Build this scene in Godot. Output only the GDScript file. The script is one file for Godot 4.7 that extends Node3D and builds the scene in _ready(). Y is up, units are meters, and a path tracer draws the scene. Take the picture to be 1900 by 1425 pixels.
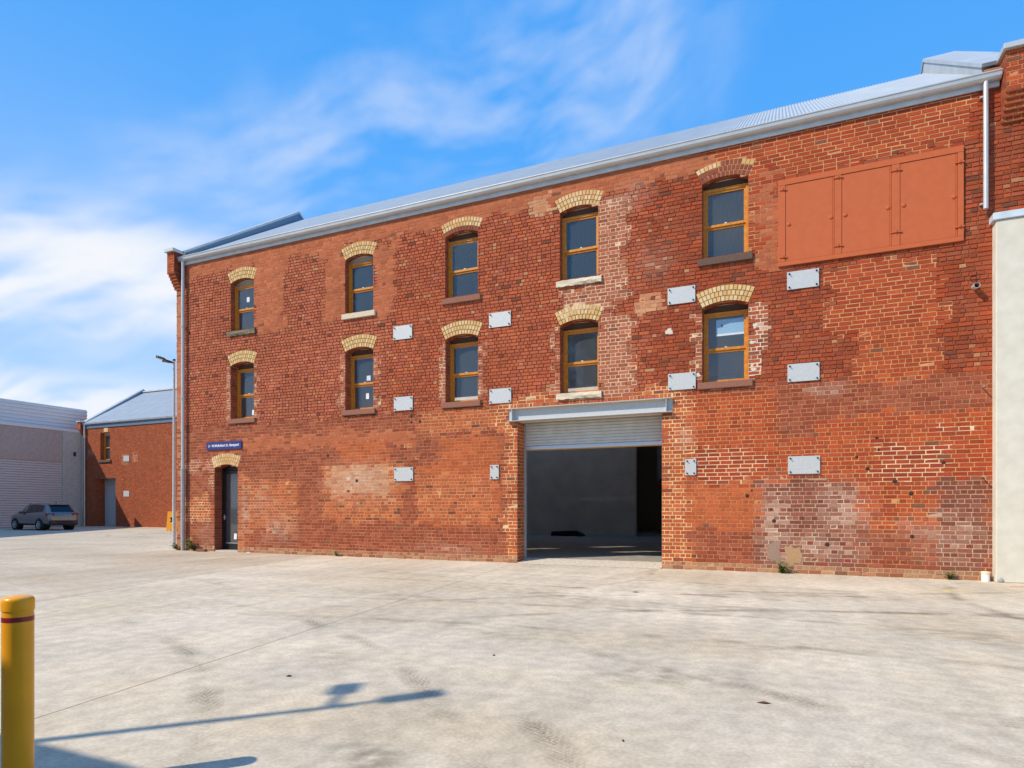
extends Node3D
# World axes: the warehouse front lies in the plane z = 0 (x to the right along it, z out towards the yard), its left corner at x = 0.

const SUN_TRAVEL := Vector3(0.5156, -0.682, -0.5185)
var rng := RandomNumberGenerator.new()
var taken := {}
var M := {}

# ------------------------------------------------------------------ mesh builder
class MB:
	var v := PackedVector3Array()
	var n := PackedVector3Array()
	var c := PackedColorArray()
	var t := PackedVector2Array()
	var t2 := PackedVector2Array()
	var ix := PackedInt32Array()
	var col := Color(1, 1, 1)
	func vert(p: Vector3, nn: Vector3, uv := Vector2.ZERO) -> int:
		v.append(p); n.append(nn); c.append(col); t.append(uv); t2.append(uv)
		return v.size() - 1
	func quad(a: Vector3, b: Vector3, d: Vector3, e: Vector3) -> void:   # counter-clockwise from outside
		var nn := (b - a).cross(d - a)
		if nn.length_squared() < 1e-14:
			nn = (d - a).cross(e - a)
		nn = nn.normalized()
		var k := v.size()
		v.append(a); v.append(b); v.append(d); v.append(e)
		for i in 4:
			n.append(nn); c.append(col)
		t.append(Vector2(0, 1)); t.append(Vector2(1, 1)); t.append(Vector2(1, 0)); t.append(Vector2(0, 0))
		for i in 4: t2.append(Vector2.ZERO)
		for i in [0, 2, 1, 0, 3, 2]: ix.append(k + i)
	func tri(a: Vector3, b: Vector3, d: Vector3) -> void:
		var nn := (b - a).cross(d - a).normalized()
		var k := v.size()
		for p in [a, b, d]:
			v.append(p); n.append(nn); c.append(col); t.append(Vector2.ZERO); t2.append(Vector2.ZERO)
		for i in [0, 2, 1]: ix.append(k + i)
	func box(lo: Vector3, hi: Vector3) -> void:
		boxb(Transform3D(Basis(), (lo + hi) * 0.5), hi - lo)
	func boxb(tr: Transform3D, size: Vector3, bev := 0.0) -> void:
		var h := size * 0.5
		if bev <= 0.0:
			var p := []
			for i in 8:
				p.append(tr * Vector3(h.x if i & 1 else -h.x, h.y if i & 2 else -h.y, h.z if i & 4 else -h.z))
			quad(p[4], p[5], p[7], p[6]); quad(p[1], p[0], p[2], p[3])
			quad(p[5], p[1], p[3], p[7]); quad(p[0], p[4], p[6], p[2])
			quad(p[6], p[7], p[3], p[2]); quad(p[0], p[1], p[5], p[4])
			return
		var b := bev
		var ax := [Vector3.RIGHT, Vector3.UP, Vector3.BACK]
		for a in 3:
			for s in [-1.0, 1.0]:
				var N: Vector3 = ax[a] * s
				var U: Vector3 = ax[(a + 1) % 3]
				var W: Vector3 = ax[(a + 2) % 3] * s
				var hn: float = h[a]; var hu: float = h[(a + 1) % 3]; var hw: float = h[(a + 2) % 3]
				var o := N * hn
				quad(tr * (o - U * (hu - b) - W * (hw - b)), tr * (o + U * (hu - b) - W * (hw - b)), tr * (o + U * (hu - b) + W * (hw - b)), tr * (o - U * (hu - b) + W * (hw - b)))
		for a in 3:
			var A: Vector3 = ax[a]
			for s1 in [-1.0, 1.0]:
				for s2 in [-1.0, 1.0]:
					var U: Vector3 = ax[(a + 1) % 3] * s1
					var W: Vector3 = ax[(a + 2) % 3] * s2
					var ha: float = h[a]; var hu: float = h[(a + 1) % 3]; var hw: float = h[(a + 2) % 3]
					var p1 := U * hu + W * (hw - b)
					var p2 := U * (hu - b) + W * hw
					var e := A * (ha - b)
					_oq(tr, p1 - e, p1 + e, p2 + e, p2 - e, U + W)
		for sx in [-1.0, 1.0]:
			for sy in [-1.0, 1.0]:
				for sz in [-1.0, 1.0]:
					var q := Vector3(sx * h.x, sy * h.y, sz * h.z)
					var a1 := q - Vector3(0, sy * b, sz * b)
					var a2 := q - Vector3(sx * b, 0, sz * b)
					var a3 := q - Vector3(sx * b, sy * b, 0)
					if sx * sy * sz > 0: tri(tr * a1, tr * a2, tr * a3)
					else: tri(tr * a1, tr * a3, tr * a2)
	func _oq(tr: Transform3D, a: Vector3, b: Vector3, d: Vector3, e: Vector3, out: Vector3) -> void:
		if (b - a).cross(d - a).dot(out) < 0: quad(tr * a, tr * e, tr * d, tr * b)
		else: quad(tr * a, tr * b, tr * d, tr * e)
	func tube(path: PackedVector3Array, r: float, seg := 12, caps := true, r_end := -1.0) -> void:
		var rings := []
		var prev_u := Vector3.ZERO
		for i in path.size():
			var d: Vector3
			if i == 0: d = path[1] - path[0]
			elif i == path.size() - 1: d = path[i] - path[i - 1]
			else: d = (path[i + 1] - path[i]).normalized() + (path[i] - path[i - 1]).normalized()
			d = d.normalized()
			var u := d.cross(Vector3.UP if absf(d.y) < 0.9 else Vector3.RIGHT).normalized() if prev_u == Vector3.ZERO else (prev_u - d * prev_u.dot(d)).normalized()
			prev_u = u
			var w := d.cross(u)
			var rr := r if r_end < 0 else lerpf(r, r_end, float(i) / (path.size() - 1))
			var ring := []
			for k in seg + 1:
				var a := TAU * k / seg
				var dir := u * cos(a) + w * sin(a)
				ring.append(vert(path[i] + dir * rr, dir, Vector2(float(k) / seg, i)))
			rings.append(ring)
			if caps and (i == 0 or i == path.size() - 1):
				var nn := -d if i == 0 else d
				var cc := vert(path[i], nn)
				var first := v.size()
				for k in seg + 1:
					var a := TAU * k / seg
					vert(path[i] + (u * cos(a) + w * sin(a)) * rr, nn)
				for k in seg:
					if i == 0: ix.append_array(PackedInt32Array([cc, first + k, first + k + 1]))
					else: ix.append_array(PackedInt32Array([cc, first + k + 1, first + k]))
		for i in path.size() - 1:
			for k in seg:
				var a: int = rings[i][k]; var b: int = rings[i][k + 1]; var d: int = rings[i + 1][k + 1]; var e: int = rings[i + 1][k]
				ix.append_array(PackedInt32Array([a, d, b, a, e, d]))
	func lathe(tr: Transform3D, prof: PackedVector2Array, seg := 24) -> void:   # (radius, height), from the bottom up
		var k0 := v.size()
		for i in prof.size():
			var d0 := prof[mini(i + 1, prof.size() - 1)] - prof[maxi(i - 1, 0)]
			var nr := Vector2(d0.y, -d0.x).normalized()
			for k in seg + 1:
				var a := TAU * k / seg
				vert(tr * Vector3(prof[i].x * cos(a), prof[i].y, prof[i].x * sin(a)), (tr.basis * Vector3(nr.x * cos(a), nr.y, nr.x * sin(a))).normalized(), Vector2(float(k) / seg, float(i) / prof.size()))
		for i in prof.size() - 1:
			for k in seg:
				var a := k0 + i * (seg + 1) + k
				var b := a + 1
				var d := b + seg + 1
				var e := a + seg + 1
				ix.append_array(PackedInt32Array([a, b, d, a, d, e]))
	func prism(poly: PackedVector2Array, map: Callable, d0: float, d1: float) -> void:   # a closed outline drawn along one axis; map(u, v, d)
		var id := Geometry2D.triangulate_polygon(poly)
		for side in 2:
			var d := d0 if side == 0 else d1
			for i in range(0, id.size(), 3):
				var a: Vector3 = map.call(poly[id[i]].x, poly[id[i]].y, d)
				var b: Vector3 = map.call(poly[id[i + 1]].x, poly[id[i + 1]].y, d)
				var e: Vector3 = map.call(poly[id[i + 2]].x, poly[id[i + 2]].y, d)
				var away: Vector3 = map.call(poly[id[i]].x, poly[id[i]].y, d) - map.call(poly[id[i]].x, poly[id[i]].y, d1 if side == 0 else d0)
				if (b - a).cross(e - a).dot(away) < 0: tri(a, e, b)
				else: tri(a, b, e)
		var area := 0.0
		for i in poly.size():
			var p := poly[i]; var q := poly[(i + 1) % poly.size()]
			area += p.x * q.y - q.x * p.y
		for i in poly.size():
			var p := poly[i]; var q := poly[(i + 1) % poly.size()]
			var mid := (p + q) * 0.5
			var o2 := Vector2(q.y - p.y, p.x - q.x) * signf(area)
			var out: Vector3 = map.call(mid.x + o2.x, mid.y + o2.y, d0) - map.call(mid.x, mid.y, d0)
			_oq(Transform3D(), map.call(p.x, p.y, d0), map.call(q.x, q.y, d0), map.call(q.x, q.y, d1), map.call(p.x, p.y, d1), out)
	func mesh() -> ArrayMesh:
		var a := []
		a.resize(Mesh.ARRAY_MAX)
		a[Mesh.ARRAY_VERTEX] = v; a[Mesh.ARRAY_NORMAL] = n; a[Mesh.ARRAY_COLOR] = c; a[Mesh.ARRAY_TEX_UV] = t; a[Mesh.ARRAY_TEX_UV2] = t2; a[Mesh.ARRAY_INDEX] = ix
		var m := ArrayMesh.new()
		m.add_surface_from_arrays(Mesh.PRIMITIVE_TRIANGLES, a)
		return m

# ------------------------------------------------------------------ scene helpers
func lin(r: float, g: float, b: float) -> Color:      # 0-255 picture values to a linear colour
	return Color(r / 255.0, g / 255.0, b / 255.0).srgb_to_linear()
func numbered(called: String) -> String:
	var k: int = taken.get(called, 0)
	taken[called] = k + 1
	return called if k == 0 else "%s_%03d" % [called, k]
func thing(called: String, label: String, category: String, at := Vector3.ZERO, turn := 0.0, group := "") -> Node3D:
	var o := Node3D.new()
	o.name = numbered(called)
	add_child(o)
	o.position = at
	o.rotation.y = turn
	tag(o, label, category, group)
	return o
func tag(o: Node3D, label: String, category: String, group := "") -> void:
	o.set_meta("label", label)
	o.set_meta("category", category)
	if group: o.set_meta("group", group)
func put(called: String, mb: MB, m: Material, parent: Node3D = null) -> MeshInstance3D:
	var o := MeshInstance3D.new()
	o.name = called if parent else numbered(called)
	o.mesh = mb.mesh()
	o.material_override = m
	if parent: parent.add_child(o, true)
	else: add_child(o, true)
	return o
func group_node(called: String, parent: Node3D) -> Node3D:
	var o := Node3D.new()
	o.name = called
	parent.add_child(o, true)
	return o
func structure(called: String, mb: MB, m: Material) -> MeshInstance3D:
	var o := put(called, mb, m)
	o.set_meta("kind", "structure")
	return o
func noise(seed_: int, freq: float, oct := 4, type := FastNoiseLite.TYPE_SIMPLEX_SMOOTH) -> FastNoiseLite:
	var f := FastNoiseLite.new()
	f.seed = seed_
	f.noise_type = type
	f.frequency = freq
	f.fractal_type = FastNoiseLite.FRACTAL_FBM
	f.fractal_octaves = oct
	return f
func tex(seed_: int, freq: float, oct: int, lo: Color, hi: Color, size := 512) -> ImageTexture:   # seamless grain between two tints
	var im := noise(seed_, freq, oct).get_seamless_image(size, size)
	im.convert(Image.FORMAT_RGB8)
	var d := im.get_data()
	for i in range(0, d.size(), 3):
		var k := d[i] / 255.0
		d[i] = int(255 * lerpf(lo.r, hi.r, k)); d[i + 1] = int(255 * lerpf(lo.g, hi.g, k)); d[i + 2] = int(255 * lerpf(lo.b, hi.b, k))
	return ImageTexture.create_from_image(Image.create_from_data(size, size, false, Image.FORMAT_RGB8, d))
func mat(c: Color, rough := 0.8, metal := 0.0) -> StandardMaterial3D:
	var m := StandardMaterial3D.new()
	m.albedo_color = c
	m.roughness = rough
	m.metallic = metal
	return m
func rgb(r: float, g: float, b: float) -> Color: return Color(r / 255.0, g / 255.0, b / 255.0)
func grain(m: StandardMaterial3D, t: Texture2D, scale: float, bump := 0.0, bt: Texture2D = null) -> StandardMaterial3D:
	m.albedo_texture = t
	m.uv1_triplanar = true
	m.uv1_world_triplanar = true
	m.uv1_scale = Vector3.ONE * scale
	if bump > 0:
		m.heightmap_enabled = true
		m.heightmap_texture = bt if bt else t
		m.heightmap_scale = bump
	return m

func make_materials() -> void:
	var g1 := tex(11, 0.02, 5, Color(0.8, 0.79, 0.78), Color(1, 1, 1))
	var g2 := tex(12, 0.01, 6, Color(0.9, 0.9, 0.9), Color(1, 1, 1))
	var g3 := tex(13, 0.05, 4, Color(0.82, 0.81, 0.8), Color(1, 1, 1))
	M.g1 = g1; M.g2 = g2; M.g3 = g3
	var b := mat(Color.WHITE, 0.93)
	b.vertex_color_use_as_albedo = true
	b.metallic_specular = 0.3
	M.brick = grain(b, g1, 2.3, 0.5, g3)
	var mo := mat(Color.WHITE, 0.97)
	mo.vertex_color_use_as_albedo = true
	mo.metallic_specular = 0.2
	M.mortar = grain(mo, g3, 3.1)
	var zinc := mat(rgb(208, 210, 208), 0.42, 0.3)
	M.zinc = grain(zinc, g2, 0.35)
	M.roof = grain(mat(rgb(188, 194, 196), 0.55, 0.15), g2, 0.22)
	M.galv = grain(mat(rgb(202, 203, 200), 0.45, 0.15), tex(21, 0.03, 3, Color(0.95, 0.95, 0.952), Color(1, 1, 1)), 0.8)
	M.fascia = grain(mat(rgb(214, 226, 232), 0.5, 0.05), g2, 0.5)
	M.flash = mat(rgb(118, 136, 152), 0.45, 0.5)
	M.timber = grain(mat(rgb(226, 148, 36), 0.5), tex(31, 0.012, 4, Color(0.82, 0.78, 0.7), Color(1, 1, 1)), 1.7)
	M.stone_white = grain(mat(rgb(236, 220, 192), 0.9), g1, 3.0, 1.2)
	M.stone_brown = grain(mat(rgb(160, 108, 88), 0.9), g1, 2.2, 0.6)
	M.stone_dark = grain(mat(rgb(112, 88, 74), 0.9), g1, 2.2, 0.6)
	M.stone_moss = grain(mat(rgb(182, 168, 140), 0.95), tex(33, 0.04, 4, Color(0.35, 0.34, 0.3), Color(1, 1, 1)), 2.5, 1.5)
	var gl := mat(Color(0.68, 0.75, 0.8, 0.055), 0.03)
	gl.transparency = BaseMaterial3D.TRANSPARENCY_ALPHA
	gl.metallic_specular = 0.55
	M.glass = gl
	M.black = mat(rgb(24, 25, 27), 0.35)
	M.terracotta = grain(mat(rgb(194, 96, 49), 0.75), tex(41, 0.01, 5, Color(0.965, 0.96, 0.955), Color(1, 1, 1)), 0.8)
	M.navy = mat(rgb(44, 52, 116), 0.4)
	M.white = mat(rgb(235, 235, 232), 0.5)
	M.bolt = mat(rgb(46, 46, 50), 0.5, 0.6)
	M.grey_steel = grain(mat(rgb(184, 186, 184), 0.5, 0.2), g2, 0.6)
	M.roller = grain(mat(rgb(214, 214, 206), 0.5, 0.1), g2, 0.5)
	M.alu = mat(rgb(215, 218, 220), 0.35, 0.6)
	M.yellow = grain(mat(rgb(255, 170, 2), 0.3), tex(51, 0.006, 5, Color(0.93, 0.92, 0.9), Color(1, 1, 1)), 1.0)
	M.tape = mat(rgb(136, 24, 30), 0.3)
	M.cream = grain(mat(rgb(221, 216, 200), 0.9), tex(52, 0.01, 5, Color(0.93, 0.92, 0.9), Color(1, 1, 1)), 0.5)
	M.partition = grain(mat(rgb(244, 228, 206), 0.9), g2, 0.15)
	M.shed_rib = mat(rgb(232, 220, 212), 0.5, 0.15)
	M.shed_panel = grain(mat(rgb(210, 186, 170), 0.9), g2, 0.6)
	M.shed_roller = mat(rgb(214, 200, 190), 0.5, 0.1)
	M.concrete_wall = grain(mat(rgb(206, 194, 178), 0.9), g2, 0.5)
	M.pole = grain(mat(rgb(204, 208, 206), 0.45, 0.2), g2, 1.0)
	M.lamp_dark = mat(rgb(44, 44, 48), 0.5)
	M.lamp_lens = mat(rgb(225, 225, 220), 0.3)
	M.plastic = mat(rgb(240, 238, 228), 0.35)
	M.inner = mat(rgb(214, 198, 180), 0.95)
	M.floor_in = grain(mat(rgb(176, 168, 156), 0.8), g1, 0.3)
	M.rubber = mat(rgb(16, 16, 17), 0.8)
	var paint := mat(rgb(112, 111, 108), 0.25, 0.5)
	paint.clearcoat_enabled = true
	paint.clearcoat = 0.8
	paint.clearcoat_roughness = 0.08
	M.paint = paint
	M.car_glass = mat(rgb(10, 13, 15), 0.05)
	M.clad = mat(rgb(26, 26, 28), 0.6)
	M.red_lens = mat(rgb(130, 12, 16), 0.15)
	M.rim = mat(rgb(190, 192, 195), 0.3, 0.8)
	var leaf := mat(Color.WHITE, 0.7)
	leaf.vertex_color_use_as_albedo = true
	leaf.backlight_enabled = true
	leaf.backlight = Color(0.12, 0.16, 0.04)
	M.leaf = leaf
	M.bark = mat(rgb(92, 78, 64), 0.95)

# ------------------------------------------------------------------ sky
func smooth(a: float, b: float, x: float) -> float:
	return smoothstep(a, b, x)
func make_sky() -> Image:
	var w := 2048
	var h := 1024
	var data := PackedFloat32Array()
	data.resize(w * h * 3)
	var warp := noise(5, 1.6, 3)
	var wisp := noise(6, 1.0, 6)
	var soft := noise(7, 2.4, 5)
	var below := Color(0.3, 0.28, 0.25)
	for j in h:
		var el := 90.0 - 180.0 * (j + 0.5) / h
		if el < -1.0:
			for i in w:
				var o := (j * w + i) * 3
				data[o] = below.r; data[o + 1] = below.g; data[o + 2] = below.b
			continue
		var e := maxf(el, 0.0)
		var k1 := exp(-e / 9.0)
		var k2 := exp(-e / 28.0)
		var base := Color(0.032, 0.295, 0.88).lerp(Color(0.17, 0.59, 1.18), k2).lerp(Color(0.7, 0.84, 0.98), k1 * 0.9)
		for i in w:
			var az := 360.0 * (i + 0.5) / w
			if az > 180.0: az -= 360.0
			var ar := deg_to_rad(az)
			var er := deg_to_rad(el)
			var d := Vector3(sin(ar) * cos(er), sin(er), -cos(ar) * cos(er))
			var wx := warp.get_noise_3dv(d * 1.6) * 5.0
			# long cirrus band that climbs to the right
			var along := (az + 43.0) * 0.945 + (e - 26.0) * 0.33
			var across := -(az + 43.0) * 0.33 * 0.945 + (e - 26.0) * 0.945 + wx * 0.5
			var fine0 := soft.get_noise_3d(along * 0.03, across * 0.03, 21.3)
			var streak := wisp.get_noise_3d(along * 0.03 + across * 0.03, across * 0.13 + fine0 * 0.25, 3.7)
			var fine := soft.get_noise_3d(along * 0.045 - across * 0.06, across * 0.16 + along * 0.02, 9.1)
			var band := exp(-pow((across - 0.5 + fine0 * 6.0) / 4.6, 2.0)) * smooth(-30.0, 4.0, along) * smooth(46.0, 34.0, along)
			var cl := band * clampf(0.3 + streak * 0.75 + fine * 0.5, 0.0, 1.0) * 0.56
			# bank of pale cloud low on the left
			var west := smooth(-34.0, -58.0, az + wx * 0.7) * smooth(-150.0, -110.0, az)
			var bank := west * exp(-pow((e - 16.5 + wx * 0.25) / 5.2, 2.0)) * clampf(0.72 + streak * 0.9 + fine * 0.3, 0.0, 1.0)
			var bank2 := smooth(-30.0, -52.0, az + wx) * smooth(-150.0, -110.0, az) * exp(-pow((e - 6.5) / 3.6, 2.0)) * clampf(0.75 + fine * 1.0 + streak * 0.5, 0.0, 1.0)
			# scattered wisps all round
			var far := clampf(wisp.get_noise_3d(d.x * 3.1 / (d.y + 0.35), 17.0, d.z * 1.6 / (d.y + 0.35)) * 1.5 - 0.12, 0.0, 0.6) * smooth(75.0, 110.0, absf(az + 20.0))
			var haze := west * exp(-pow((e - 14.0) / 13.0, 2.0)) * 0.2
			bank = smooth(0.12, 0.8, bank)
			bank2 = smooth(0.1, 0.85, bank2)
			var a := clampf(1.0 - (1.0 - cl) * (1.0 - bank * 0.96) * (1.0 - bank2 * 0.9) * (1.0 - far) * (1.0 - haze), 0.0, 1.0)
			var cc := base.lerp(Color(0.93, 0.95, 0.985), a)
			var o := (j * w + i) * 3
			data[o] = cc.r; data[o + 1] = cc.g; data[o + 2] = cc.b
	return Image.create_from_data(w, h, false, Image.FORMAT_RGBF, data.to_byte_array())

# ------------------------------------------------------------------ brickwork
const CH := 0.0857          # one course
var zones := []
var effl := []
var n_zone: FastNoiseLite
var n_tone: FastNoiseLite
var n_dirt: FastNoiseLite
# brick styles: mortar colour, joint, recess, bond (0 English, 1 stretchers), brick tones
var styles := []

func make_styles() -> void:
	var p := func(list: Array) -> Array:
		var out := []
		for q in list: out.append(clay(q[0], q[1], q[2]))
		return out
	var old_pale: Array = p.call([[182, 106, 82], [170, 96, 74], [188, 114, 88], [160, 88, 70], [186, 108, 78], [176, 104, 86]])
	var old_mid: Array = p.call([[178, 98, 74], [168, 88, 68], [186, 106, 78], [156, 84, 68], [188, 100, 70], [174, 102, 84]])
	var old_red: Array = p.call([[162, 84, 62], [150, 74, 56], [174, 90, 64], [144, 78, 62], [182, 88, 60], [166, 96, 76]])
	var flush: Array = p.call([[192, 114, 84], [184, 106, 78], [178, 102, 76], [198, 124, 92]])
	var orange: Array = p.call([[188, 90, 60], [178, 82, 56], [196, 98, 62], [166, 78, 58], [154, 76, 60]])
	var orange_mid: Array = p.call([[196, 108, 74], [186, 98, 68], [202, 116, 78], [170, 92, 70], [158, 90, 68]])
	var repair: Array = p.call([[178, 82, 58], [164, 74, 56], [188, 88, 58], [150, 70, 58]])
	var purple: Array = p.call([[146, 88, 74], [134, 80, 70], [156, 96, 82], [152, 76, 62], [122, 76, 66]])
	var dark: Array = p.call([[162, 88, 68], [150, 78, 60], [172, 98, 76], [142, 78, 64], [176, 106, 82]])
	var quoin: Array = p.call([[198, 106, 70], [186, 94, 64], [172, 82, 60], [204, 116, 78]])
	var pink: Array = p.call([[184, 112, 88], [170, 98, 78], [194, 124, 98], [162, 92, 76]])
	var bright: Array = p.call([[194, 106, 72], [186, 98, 68], [180, 96, 68], [172, 92, 68]])
	var pale: Array = p.call([[206, 150, 116], [198, 136, 104], [212, 160, 126], [192, 122, 92]])
	var redst: Array = p.call([[180, 84, 58], [168, 76, 56], [190, 94, 62], [160, 72, 56]])
	styles = [
		{"m": clay(134, 80, 60), "j": 0.0105, "r": 0.012, "b": 0, "t": old_pale},       # 0 old, palest tone, on the left, joints raked out
		{"m": clay(190, 118, 86), "j": 0.009, "r": 0.003, "b": 0, "t": flush},         # 1 flush and washed over
		{"m": clay(206, 148, 106), "j": 0.010, "r": 0.004, "b": 0, "t": orange},        # 2 orange, tan joints
		{"m": clay(230, 202, 166), "j": 0.011, "r": 0.003, "b": 1, "t": repair},        # 3 repair, cream joints
		{"m": clay(192, 152, 128), "j": 0.010, "r": 0.004, "b": 0, "t": purple},        # 4 dull purple
		{"m": clay(190, 132, 100), "j": 0.009, "r": 0.004, "b": 0, "t": dark},          # 5 dark red foot
		{"m": clay(228, 194, 150), "j": 0.011, "r": 0.003, "b": 0, "t": quoin},         # 6 rebuilt jambs
		{"m": clay(222, 188, 158), "j": 0.011, "r": 0.003, "b": 0, "t": pink},          # 7 pink, pale joints
		{"m": clay(200, 132, 90), "j": 0.009, "r": 0.003, "b": 0, "t": bright},         # 8 bright orange
		{"m": clay(206, 152, 118), "j": 0.009, "r": 0.003, "b": 0, "t": pale},          # 9 pale wash
		{"m": clay(212, 158, 114), "j": 0.010, "r": 0.004, "b": 1, "t": redst},         # 10 red stretchers
		{"m": clay(228, 208, 186), "j": 0.012, "r": 0.003, "b": 0, "t": p.call([[176, 94, 70], [196, 112, 78], [184, 100, 74], [224, 204, 188], [128, 92, 78], [188, 104, 76]])},  # 11 old limewash
		{"m": clay(190, 122, 88), "j": 0.010, "r": 0.004, "b": 0, "t": p.call([[168, 90, 64], [158, 82, 60], [178, 98, 70], [148, 76, 58]])},     # 12 outbuilding
		{"m": clay(138, 82, 56), "j": 0.010, "r": 0.011, "b": 0, "t": old_mid},         # 13 old, redder, in the middle
		{"m": clay(144, 90, 66), "j": 0.010, "r": 0.011, "b": 0, "t": old_red},         # 14 old, dark red, on the right
		{"m": clay(210, 156, 114), "j": 0.010, "r": 0.004, "b": 0, "t": orange_mid},    # 15 orange of the middle bays
	]
	# rectangles on the wall: x0, y0, x1, y1, style (later ones lie on top)
	zones = [
		[8.2, 3.95, 23, 9.5, 13], [15.2, 3.95, 23, 9.5, 14], [-1, 0, 23, 3.95, 5], [2.0, 3.1, 9.0, 3.5, 1], [9.2, 3.3, 11.6, 3.95, 15], [0, 8.72, 16.6, 9.4, 1], [3.4, 6.65, 4.55, 8.72, 1], [6.0, 6.7, 6.75, 8.8, 1], [7.76, 6.6, 8.43, 8.65, 1],
		[14.1, 6.1, 14.78, 8.55, 7], [13.26, 6.0, 14.5, 6.6, 7], [14.1, 3.94, 14.9, 5.85, 7], [17.42, 4.15, 17.74, 5.72, 11], [17.42, 6.85, 17.62, 8.4, 10], [15.13, 5.74, 15.41, 6.2, 9], [12.41, 8.49, 12.8, 8.96, 9],
		[16.6, 8.3, 21.4, 9.4, 10], [17.62, 6.35, 18.05, 8.6, 1], [18.93, 4.89, 20.84, 6.27, 10], [19.42, 3.88, 20.82, 5.0, 2],
		[15.6, 1.95, 21.7, 3.85, 2], [17.95, 3.2, 21.7, 3.85, 5], [18.0, 2.72, 18.55, 3.2, 5], [20.95, 1.95, 21.7, 2.75, 10],
		[16.2, 0.98, 17.62, 1.92, 8], [16.2, 0.1, 17.86, 0.96, 5], [17.6, 0.1, 19.45, 1.96, 4], [19.45, 0.95, 20.77, 1.92, 2], [20.77, 0.1, 21.7, 1.92, 4], [19.45, 0.1, 20.77, 0.95, 5],
		[19.7, 1.93, 20.92, 2.62, 3], [20.73, 2.79, 21.37, 3.05, 3], [16.39, 1.94, 17.55, 2.64, 3], [17.55, 2.1, 17.78, 2.5, 3], [15.6, 0.1, 16.18, 3.9, 6], [15.6, 3.85, 16.0, 4.1, 6],
		[9.05, 0.93, 11.55, 2.5, 8], [9.1, 1.0, 11.4, 2.2, 15], [9.8, 2.4, 11.5, 3.15, 8], [6.0, 0.97, 8.68, 2.6, 15], [6.6, 2.4, 8.1, 3.2, 8], [6.2, 1.6, 8.25, 2.55, 9], [6.4, 1.5, 8.0, 1.75, 15],
		[8.69, 0.95, 9.04, 2.0, 5], [3.05, 0.7, 5.1, 2.2, 15], [2.7, 0.1, 3.0, 2.4, 15], [0.43, 0.95, 1.55, 1.76, 6], [0.5, 2.5, 1.1, 2.9, 7], [1.4, 2.0, 1.7, 2.9, 7], [3.0, 2.2, 6.0, 3.0, 5],
		[11.72, 0.08, 12.06, 3.45, 6], [11.5, 3.4, 11.85, 4.1, 6], [11.85, 3.94, 13.2, 4.12, 6], [14.9, 3.94, 15.8, 4.1, 6], [8.78, 2.95, 9.02, 3.12, 6],
	]
	for cx in [2.87, 7.25, 10.48, 13.64, 16.94]:
		zones.append([cx - 0.62, 4.15, cx - 0.47, 5.7, 7])
		zones.append([cx + 0.47, 4.15, cx + 0.6, 5.7, 7])
	zones.append([17.42, 4.15, 17.74, 5.72, 11])
	# salts that have bled out: x, y, rx, ry, strength
	effl = [[17.95, 0.95, 0.28, 0.75, 0.75], [19.15, 1.25, 0.45, 0.5, 0.65], [18.8, 0.55, 0.75, 0.3, 0.6], [18.2, 0.35, 0.35, 0.35, 0.5], [7.2, 2.05, 0.85, 0.5, 0.45], [4.3, 0.75, 0.6, 0.45, 0.4], [2.95, 1.2, 0.16, 0.7, 0.5], [21.1, 0.75, 0.6, 0.5, 0.4], [20.4, 0.9, 0.3, 0.25, 0.3], [3.6, 1.5, 0.4, 0.4, 0.3], [16.1, 2.9, 0.15, 0.3, 0.4], [10.0, 0.25, 0.9, 0.14, 0.35], [18.9, 3.75, 0.3, 0.12, 0.6], [1.3, 0.5, 0.3, 0.4, 0.3], [15.4, 6.9, 0.4, 0.4, 0.22], [14.9, 8.5, 0.4, 0.3, 0.3]]
	n_zone = noise(71, 1.6, 2)
	n_tone = noise(72, 0.55, 3)
	n_dirt = noise(73, 2.6, 4)

func clay(r: float, g: float, b: float) -> Color:      # base colour of a brick or joint that the sunlit wall shows as this picture value
	var c := lin(r, g, b)
	return Color(maxf(c.r - 0.01, 0.0) / 0.87, maxf(c.g - 0.01, 0.002) / 0.86, maxf(c.b - 0.01, 0.002) / 0.92)
func style_at(x: float, y: float) -> int:
	var k := n_zone.get_noise_2d(x, y)
	var xx := x + k * 0.2 + rng.randf_range(-0.09, 0.09)
	var yy := y + n_zone.get_noise_2d(x + 40.0, y) * 0.14 + rng.randf_range(-0.05, 0.05)
	for i in range(zones.size() - 1, -1, -1):
		var z: Array = zones[i]
		if xx >= z[0] and xx < z[2] and yy >= z[1] and yy < z[3]: return z[4]
	return 0
func salt_at(x: float, y: float) -> float:
	var s := 0.0
	for q in effl:
		var dx: float = (x - q[0]) / q[2]
		var dy: float = (y - q[1]) / q[3]
		var d := dx * dx + dy * dy
		if d < 3.0: s = maxf(s, q[4] * exp(-d))
	if s < 0.02: return 0.0
	return clampf(s * (0.9 + 2.4 * n_dirt.get_noise_2d(x * 3.0, y * 3.0)), 0.0, 0.85)

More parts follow.
